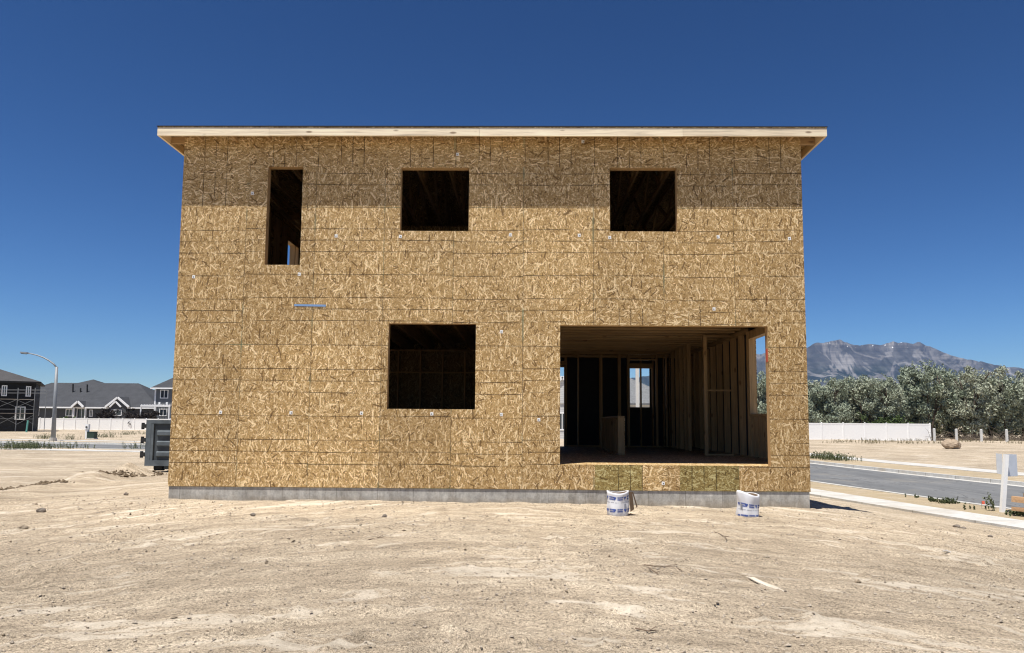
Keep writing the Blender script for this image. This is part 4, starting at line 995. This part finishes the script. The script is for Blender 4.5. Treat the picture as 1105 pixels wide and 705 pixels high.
def make_tree(seed, H, W_, name, label, cat, leafm, trunk_h=.2, ncl=58, per=125, s=(.12,.30), loc=(0,0,0), stems=3):
    rnd = np.random.default_rng(seed); root = thing(name, label, cat, loc)
    tr = MB(); tips = []
    for k in range(stems):
        a = 2*math.pi*k/stems+rnd.uniform(-.5,.5); lean_ = rnd.uniform(.10,.28)*W_
        P = [(0.12*math.cos(a),.12*math.sin(a),-.3)]
        for i in range(1,6):
            t = i/5; P.append((lean_*t*math.cos(a)+rnd.uniform(-.12,.12)*W_*.2, lean_*t*math.sin(a)+rnd.uniform(-.12,.12)*W_*.2, H*.8*t))
        tr.tube(P, [.15*H/8*(1-.16*i) for i in range(6)], 7)
        for j in range(4):
            i = rnd.integers(2,5); b = np.array(P[i]); a2 = a+rnd.uniform(-1.6,1.6); L = W_*rnd.uniform(.25,.45)
            e = b+np.array([L*math.cos(a2),L*math.sin(a2),rnd.uniform(.1,.25)*H]); mid = (b+e)/2+np.array([0,0,.08*H])
            tr.tube([tuple(b),tuple(mid),tuple(e)], [.07*H/8,.05*H/8,.02*H/8], 5); tips.append(e)
    tr.build('trunk', M['bark'], root, (0,0,0), smooth=True)
    cr = MB(); cs = []; rs = []
    ph = rnd.uniform(0,6.28,4)
    while len(cs) < ncl:
        u = rnd.uniform(-1,1,3); 
        if np.linalg.norm(u) > 1: continue
        if np.linalg.norm(u) < .45 and rnd.random() < .6: continue
        an = math.atan2(u[1],u[0]); w = 1+.22*math.sin(2*an+ph[0])+.15*math.sin(3*an+ph[1]+u[2]*3)
        z = trunk_h*H+(H*(1-trunk_h))*(.5+.5*u[2])*.95
        shape = 1.0 if u[2] < 0 else 1-.25*u[2]
        cs.append((u[0]*W_*.5*w*shape, u[1]*W_*.5*w*shape, z)); rs.append((.25+.75*rnd.random()**1.5)*W_/5)
    for e in tips: cs.append(tuple(e)); rs.append(.6*W_/5)
    leaves(cr, cs, rs, per, s[0], s[1], rnd)
    for _ in range(26):     # loose shoots breaking the outline
        c = cs[rnd.integers(len(cs))]; d = rnd.normal(0,1,3); d[2] = abs(d[2])*.8+.3; d /= np.linalg.norm(d)
        for t in np.linspace(0,1,14): leaves(cr, [np.array(c)+d*t*1.1*W_/5+rnd.normal(0,.04,3)], [.12], 2, s[0]*.8, s[1]*.8, rnd, 0)
    cr.build('crown', leafm, root, (0,0,0)); return root
HT, WT = 8.0, 5.6
protos = [make_tree(101+i, HT, WT, 'olive_tree', 'x', 'tree', M['olive'], .12) for i in range(3)]
prnd = random.Random(12)
front = [(800,404,92),(822,400,90),(845,402,94),(868,412,88),(884,416,92),(897,402,87),(914,412,91),(931,403.5,88),(953,404,86),(976,393.5,90),(1001,387,88),(1024,393,91),(1047,391,87),(1066,399,90),(1083,398,88),(1102,397,91),(1124,396,88),(1146,399,90),(1170,397,92)]
ordw = {4:'leftmost grey green tree beside the house edge, behind the white fence',5:'slim pointed grey green tree, second from the house edge behind the fence',6:'low grey green tree, third from the house edge behind the fence',7:'grey green tree with a narrow top, fourth from the house edge behind the fence',
 8:'broad grey green tree, fifth from the house edge behind the fence',9:'tall grey green tree just left of the fence end',10:'tallest grey green tree, above the end of the white fence',11:'grey green tree right of the tallest one, above the boulder',12:'tall grey green tree, second right of the tallest one',
 13:'grey green tree behind the gap between the last two bare posts',14:'grey green tree behind the fourth bare post',15:'rightmost full grey green tree, above the yard sign',1:'grey green tree seen through the side window of the open room'}
used = set()
for i, (px, py, Y) in enumerate(front):
    t_ = at(px, py, Y); z = gh(t_.x, t_.y)-.1; hgt = t_.z-z
    lab = ordw.get(i, 'grey green tree of the grove at the edge of view'); grp = 'grey green trees of the grove'
    k = i % 3; args = ((t_.x,t_.y,z), prnd.uniform(0,6.28), (prnd.uniform(.72,1.0)*hgt/HT*.95,)*2+(hgt/HT*1.0,))
    if k not in used:
        used.add(k); r = protos[k]; r.location = args[0]; r.rotation_euler = (0,0,args[1]); r.scale = args[2]; r['label'] = lab; r['group'] = grp
    else: dup(protos[k], *args, label=lab, group=grp)
for i, px in enumerate(range(808,1190,27)):
    Y = 101+prnd.uniform(-3,3); t_ = at(px, prnd.uniform(404,412), Y); z = gh(t_.x,t_.y)-1.1; hgt = t_.z-z
    dup(protos[i%3], (t_.x,t_.y,z), prnd.uniform(0,6.28), (hgt/HT*1.1,hgt/HT*1.1,hgt/HT), label='shaded grey green tree in the rear row of the grove', group='rear trees of the grove')
# understory of dead branches at the foot of the grove
bb = MB(); rb = np.random.default_rng(4)
for _ in range(420):
    px = rb.uniform(1004, 1150); Y = rb.uniform(79, 84); b = at(px, 475, Y); z = gh(b.x,b.y); d = rb.normal(0,1,3); d[2] = abs(d[2])*.5; d = d/np.linalg.norm(d)*rb.uniform(.6,2.2)
    bb.tube([(b.x,b.y,z),(b.x+d[0]*.5,b.y+d[1]*.5,z+d[2]*.7+.1),(b.x+d[0],b.y+d[1],z+d[2])], [.022,.016,.006], 4, False)
o_ = bb.build('dead_brush', plain('dead_branch', (.13,.105,.08), .95, .3)); struct(o_, 'stuff'); o_['label'] = 'tangle of dead branches at the foot of the grove'
def bush(seed, px, py, top_, Y, W_, name, label, m):
    b = at(px, py, Y); t_ = at(px, top_, Y); z = gh(b.x,b.y)-.05; H_ = t_.z-z
    return make_tree(seed, H_, W_, name, label, 'shrub', m, .02, 40, 60, (.10,.22), (b.x,b.y,z), 3)
bush(31, 115, 452, 440, 114.5, 3.0, 'shrub', 'dark plum shrub behind the white fence left of the large gable', M['plum'])
bush(32, 147, 452, 439.8, 114.5, 4.6, 'shrub', 'dark plum shrub behind the white fence right of the large gable', M['plum'])
bush(33, 161, 452, 442, 114.3, 2.6, 'shrub', 'smaller dark plum shrub beside the pergola', M['plum'])
bush(34, 73, 452, 449, 114.3, 2.2, 'shrub', 'low dark shrub just above the white fence by the lamp', M['bush'])
bush(35, 958, 470, 447, 84.2, 4.0, 'shrub', 'yellow green shrub rising just behind the white fence', M['bush'])
# weeds: masses along the verges
def weeds(pts, name, label, hmin, hmax, seed, m=None):
    rnd = np.random.default_rng(seed); mb = MB()
    for (x, y, z, n, sp) in pts:
        for _ in range(n):
            bx = x+rnd.normal(0,sp); by = y+rnd.normal(0,sp*.6); h = rnd.uniform(hmin,hmax)*(.6+.4*rnd.random()); lean_ = rnd.normal(0,.25,2)*h
            mid = np.array([bx+lean_[0]*.5,by+lean_[1]*.5,z+h*.55]); tip = np.array([bx+lean_[0],by+lean_[1],z+h])
            mb.add([(bx-.006,by,z-.03),(bx+.006,by,z-.03),tip+[.003,0,0],tip-[.003,0,0]], [(0,1,2,3)])
            leaves(mb, [mid,tip,(mid+tip)/2,(np.array([bx,by,z])+mid)/2], [h*.16]*4, 4, .02+.03*h, .04+.07*h, rnd, 0)
    o_ = mb.build(name, m or M['weedm']); struct(o_, 'stuff'); o_['label'] = label; return o_
P = []
rw = np.random.default_rng(8)
for px, w in [(x, .8) for x in range(16,36,3)]+[(x, .45) for x in range(36,58,6)]+[(x,.4) for x in range(62,104,7)]+[(150,.6),(154,.6),(158,.6),(140,.3)]:
    g_ = on_ground(px+rw.uniform(-2,2), 484.5+rw.uniform(-.6,.6), -.268); P.append((g_.x,g_.y,-.268,int(26*w/.5) if w > .7 else int(9*w/.5),w))
weeds(P, 'weeds', 'dusty green weeds in the verge along the near side of the cross street', .12, .50, 1)
P = []
for px, py, w in ((52,473.5,.5),(47,474,.3),(110,472.5,.5),(118,472.5,.5),(100,473.5,.3),(75,474.5,.3),(130,470,.7),(140,469.5,.7),(150,469,.7)):
    g_ = on_ground(px, py, -.25); P.append((g_.x,g_.y,-.25,26,w))
weeds(P, 'weeds', 'dusty green weeds on the far side of the cross street by the lamp', .15, .5, 2)
P = []
for px in range(876, 916, 4):
    g_ = on_ground(px+rw.uniform(-1,1), 494.5+(px-876)*.09, -.268); P.append((g_.x,g_.y,-.268,22,.35))
weeds(P, 'weeds', 'weeds in the far verge beside the house corner', .12, .42, 3)
P = []
for px, py, n in ((1012,541.5,10),(1020,543,14),(1026,543.5,26),(1005,540,8),(985,537,6),(1097,556,20),(1101,557,20),(1050,550,6)):
    g_ = on_ground(px, py, -.268); P.append((g_.x,g_.y,-.268,n,.12))
weeds(P, 'weeds', 'low weeds in the near verge left of the yard sign', .03, .14, 4)
wg = on_ground(1071,551.5,-.268)
w_ = weeds([(wg.x,wg.y,-.268,5,.035)], 'weed_plant', 'x', .25, .5, 6); del w_['kind']
tag(w_, 'tall thin weed growing beside the yard sign post', 'weed')
P = []
for i in range(26): g_ = on_ground(rw.uniform(876,1105), rw.uniform(476.5,481), -.25); P.append((g_.x,g_.y,gh(g_.x,g_.y),16,.6))
weeds(P, 'weeds', 'dry weeds along the foot of the fence and grove', .1, .35, 5, leaf_m('dry_weed_leaf', (.13,.12,.06), (.24,.21,.12)))

# ------------------------------------------------------------------ mountain
def mountain():
    YM = 9000.0
    prof = [(560,430),(640,415),(720,400),(790,385),(840,377),(872,373),(882,369),(893,366.6),(907.7,365),(922,371),(935,369.5),(944,369),(950,371),(964,367),(980,368),(993,369),(1004,373),(1020,379),(1034,383),(1048,386.6),(1070,391),(1100,396.6),(1150,404),(1210,414),(1300,430),(1400,452)]
    P = [at(a, b, YM) for a, b in prof]; px_ = np.array([p.x for p in P]); pz_ = np.array([p.z for p in P])
    nxm, nym = 420, 150
    u = np.linspace(px_[0], px_[-1], nxm); v = np.linspace(0, 1, nym)
    Xm, V = np.meshgrid(u, v)
    ridge = np.interp(Xm, px_, pz_)*(1+.045*(np.abs(fbm(Xm/160, Xm*0, 3, 161)*2-1)-.35))
    wx = Xm/1000; 
    Ym = YM-3300+V*5200      # foot at 5.7 km, ridge at 9 km, back beyond
    t = (Ym-(YM-3300))/3300
    front_ = np.clip(t, 0, 1)**1.25; back_ = np.clip(1-(t-1)/.58, 0, 1)
    basez = ridge*np.where(t <= 1, front_, back_)
    yy = Ym/1000
    # gullies run down the slope
    g1 = np.abs(fbm(wx*1.9+.5*fbm(wx*2, yy*2, 2, 3), yy*.55, 4, 131)*2-1)
    g2 = np.abs(fbm(wx*5.5+.3*yy, yy*1.6, 3, 141)*2-1)
    env = np.clip(t,0,1)*np.clip(1.06-t,0,1)*3.2
    z = basez*(1+ (-.42*(1-g1)*env - .2*(1-g2)*env)) + 20*env*(fbm(wx*14, yy*14, 3, 151)-.5)
    Z = np.where(t >= .999, basez, z)-8
    vs = np.stack([Xm.ravel(), Ym.ravel(), Z.ravel()], 1); idx = np.arange(nxm*nym).reshape(nym, nxm)
    fs = np.stack([idx[:-1,:-1].ravel(), idx[:-1,1:].ravel(), idx[1:,1:].ravel(), idx[1:,:-1].ravel()], 1)
    mb = MB(); mb.v = [tuple(a) for a in vs]; mb.f = [tuple(int(i) for i in f_) for f_ in fs]
    k = N('mountain_rock'); p = k.pos(); q_ = k.sep(p); sc_ = k.mapp(p, scale=(.001,.001,.001))
    n1 = k.noise(sc_, 3.0, 7, .65); n2 = k.noise(k.mapp(sc_, scale=(1,.4,.7)), 9, 6, .65, .8)
    hgt = k.math('ADD', k.math('MULTIPLY', q_[2], .001), k.math('MULTIPLY', k.math('SUBTRACT', n1, .5), .75))
    rockc = k.ramp(n2, [(.3, (.055,.053,.055)), (.5, (.092,.088,.088)), (.7, (.145,.138,.135))])
    veg = k.ramp(n2, [(.35, (.014,.024,.018)), (.65, (.036,.046,.032))])
    vn = k.noise(k.mapp(sc_, rot=(0,.35,0), scale=(1.5,.5,1.0)), 1.6, 5, .6, 1.0)
    vein = k.ramp(k.math('ABSOLUTE', k.math('SUBTRACT', vn, .5)), [(.0, .95), (.022, .8), (.05, 0)])
    f_ = k.ramp(hgt, [(.52, 0), (.60, .35), (.74, .8), (.95, 1)])
    col = k.mix(f_, veg, rockc); col = k.mix(k.math('MULTIPLY', vein, k.ramp(hgt, [(.30,0),(.48,1)])), col, (.20,.188,.178))
    band = k.noise(k.mapp(sc_, rot=(0,.12,0), scale=(.5,.4,12)), 2.4, 4, .65, .6); col = k.mix(1.0, col, k.ramp(band, [(.35,.62),(.65,1.2)]), 'MULTIPLY')
    gu = k.noise(k.mapp(sc_, rot=(0,.5,0), scale=(5,.6,1.3)), 2.0, 5, .65, .4); col = k.mix(1.0, col, k.ramp(gu, [(.35,.6),(.62,1.15)]), 'MULTIPLY')
    sn = k.math('MULTIPLY', k.math('GREATER_THAN', q_[2], 925.0), k.math('GREATER_THAN', k.noise(sc_, 20, 3, .6), .655))
    col = k.mix(sn, col, (.85,.86,.88))
    k.col(col); k.rough(.95)
    struct(mb.build('mountain', k.m, smooth=True))
mountain()

# ------------------------------------------------------------------ air
HAZE = True
if HAZE:
    hz = MB().box(-9900,9900,-2700,12600,-420,1130)
    mm = bpy.data.materials.new('haze'); mm.use_nodes = True; nt = mm.node_tree; nt.nodes.remove(nt.nodes['Principled BSDF'])
    pv = nt.nodes.new('ShaderNodeVolumePrincipled'); pv.inputs['Color'].default_value = (.28,.52,1,1); pv.inputs['Density'].default_value = 3.0e-5; pv.inputs['Anisotropy'].default_value = .1
    nt.links.new(pv.outputs[0], nt.nodes['Material Output'].inputs['Volume'])
    struct(hz.build('haze', mm), 'stuff')

# ------------------------------------------------------------------ sky, sun, camera
SD = Vector((.21,.286,-1)).normalized()
w = bpy.data.worlds.new('World'); S.world = w; w.use_nodes = True; nt = w.node_tree
sky = nt.nodes.new('ShaderNodeTexSky'); sky.sky_type = 'NISHITA'; sky.sun_disc = False
sky.sun_elevation = math.asin(-SD.z); sky.sun_rotation = math.atan2(-SD.x, -SD.y)
sky.altitude = 1400; sky.air_density = 1.0; sky.dust_density = 0.0; sky.ozone_density = 4.0
bg = nt.nodes['Background']; bg.inputs['Strength'].default_value = .052
hs = nt.nodes.new('ShaderNodeHueSaturation'); hs.inputs['Saturation'].default_value = 1.06
gm = nt.nodes.new('ShaderNodeGamma'); gm.inputs['Gamma'].default_value = 1.55
vm_ = nt.nodes.new('ShaderNodeVectorMath'); vm_.operation = 'SCALE'; vm_.inputs['Scale'].default_value = .64
nt.links.new(sky.outputs[0], vm_.inputs[0]); nt.links.new(vm_.outputs[0], gm.inputs['Color']); nt.links.new(gm.outputs[0], hs.inputs['Color']); nt.links.new(hs.outputs[0], bg.inputs['Color'])
sun = bpy.data.lights.new('sun', 'SUN'); sun.energy = 5.0; sun.angle = R(.53); sun.color = (1,.955,.88)
so_ = bpy.data.objects.new('sun', sun); C.objects.link(so_); so_.location = (-20,-25,80); so_.rotation_euler = SD.to_track_quat('-Z','Y').to_euler()
cam = bpy.data.cameras.new('camera'); co = bpy.data.objects.new('camera', cam); C.objects.link(co); S.camera = co
cam.sensor_fit = 'HORIZONTAL'; cam.sensor_width = 36; cam.lens = FPX/IW*36; cam.shift_y = SHIFT/IW; cam.clip_start = .1; cam.clip_end = 40000
co.matrix_world = Matrix(((RX.x,UX.x,-FX.x,0),(RX.y,UX.y,-FX.y,0),(RX.z,UX.z,-FX.z,EYE),(0,0,0,1)))
S.view_settings.view_transform = 'Standard'; S.view_settings.look = 'None'; S.view_settings.exposure = 0.45; S.view_settings.gamma = 1; S.view_settings.use_curve_mapping = False
S.render.engine = 'CYCLES'; S.cycles.use_denoising = True; S.cycles.max_bounces = 6; S.cycles.diffuse_bounces = 3; S.cycles.volume_bounces = 0
S.cycles.use_adaptive_sampling = False; S.cycles.filter_width = 1.15; S.cycles.sample_clamp_indirect = 3
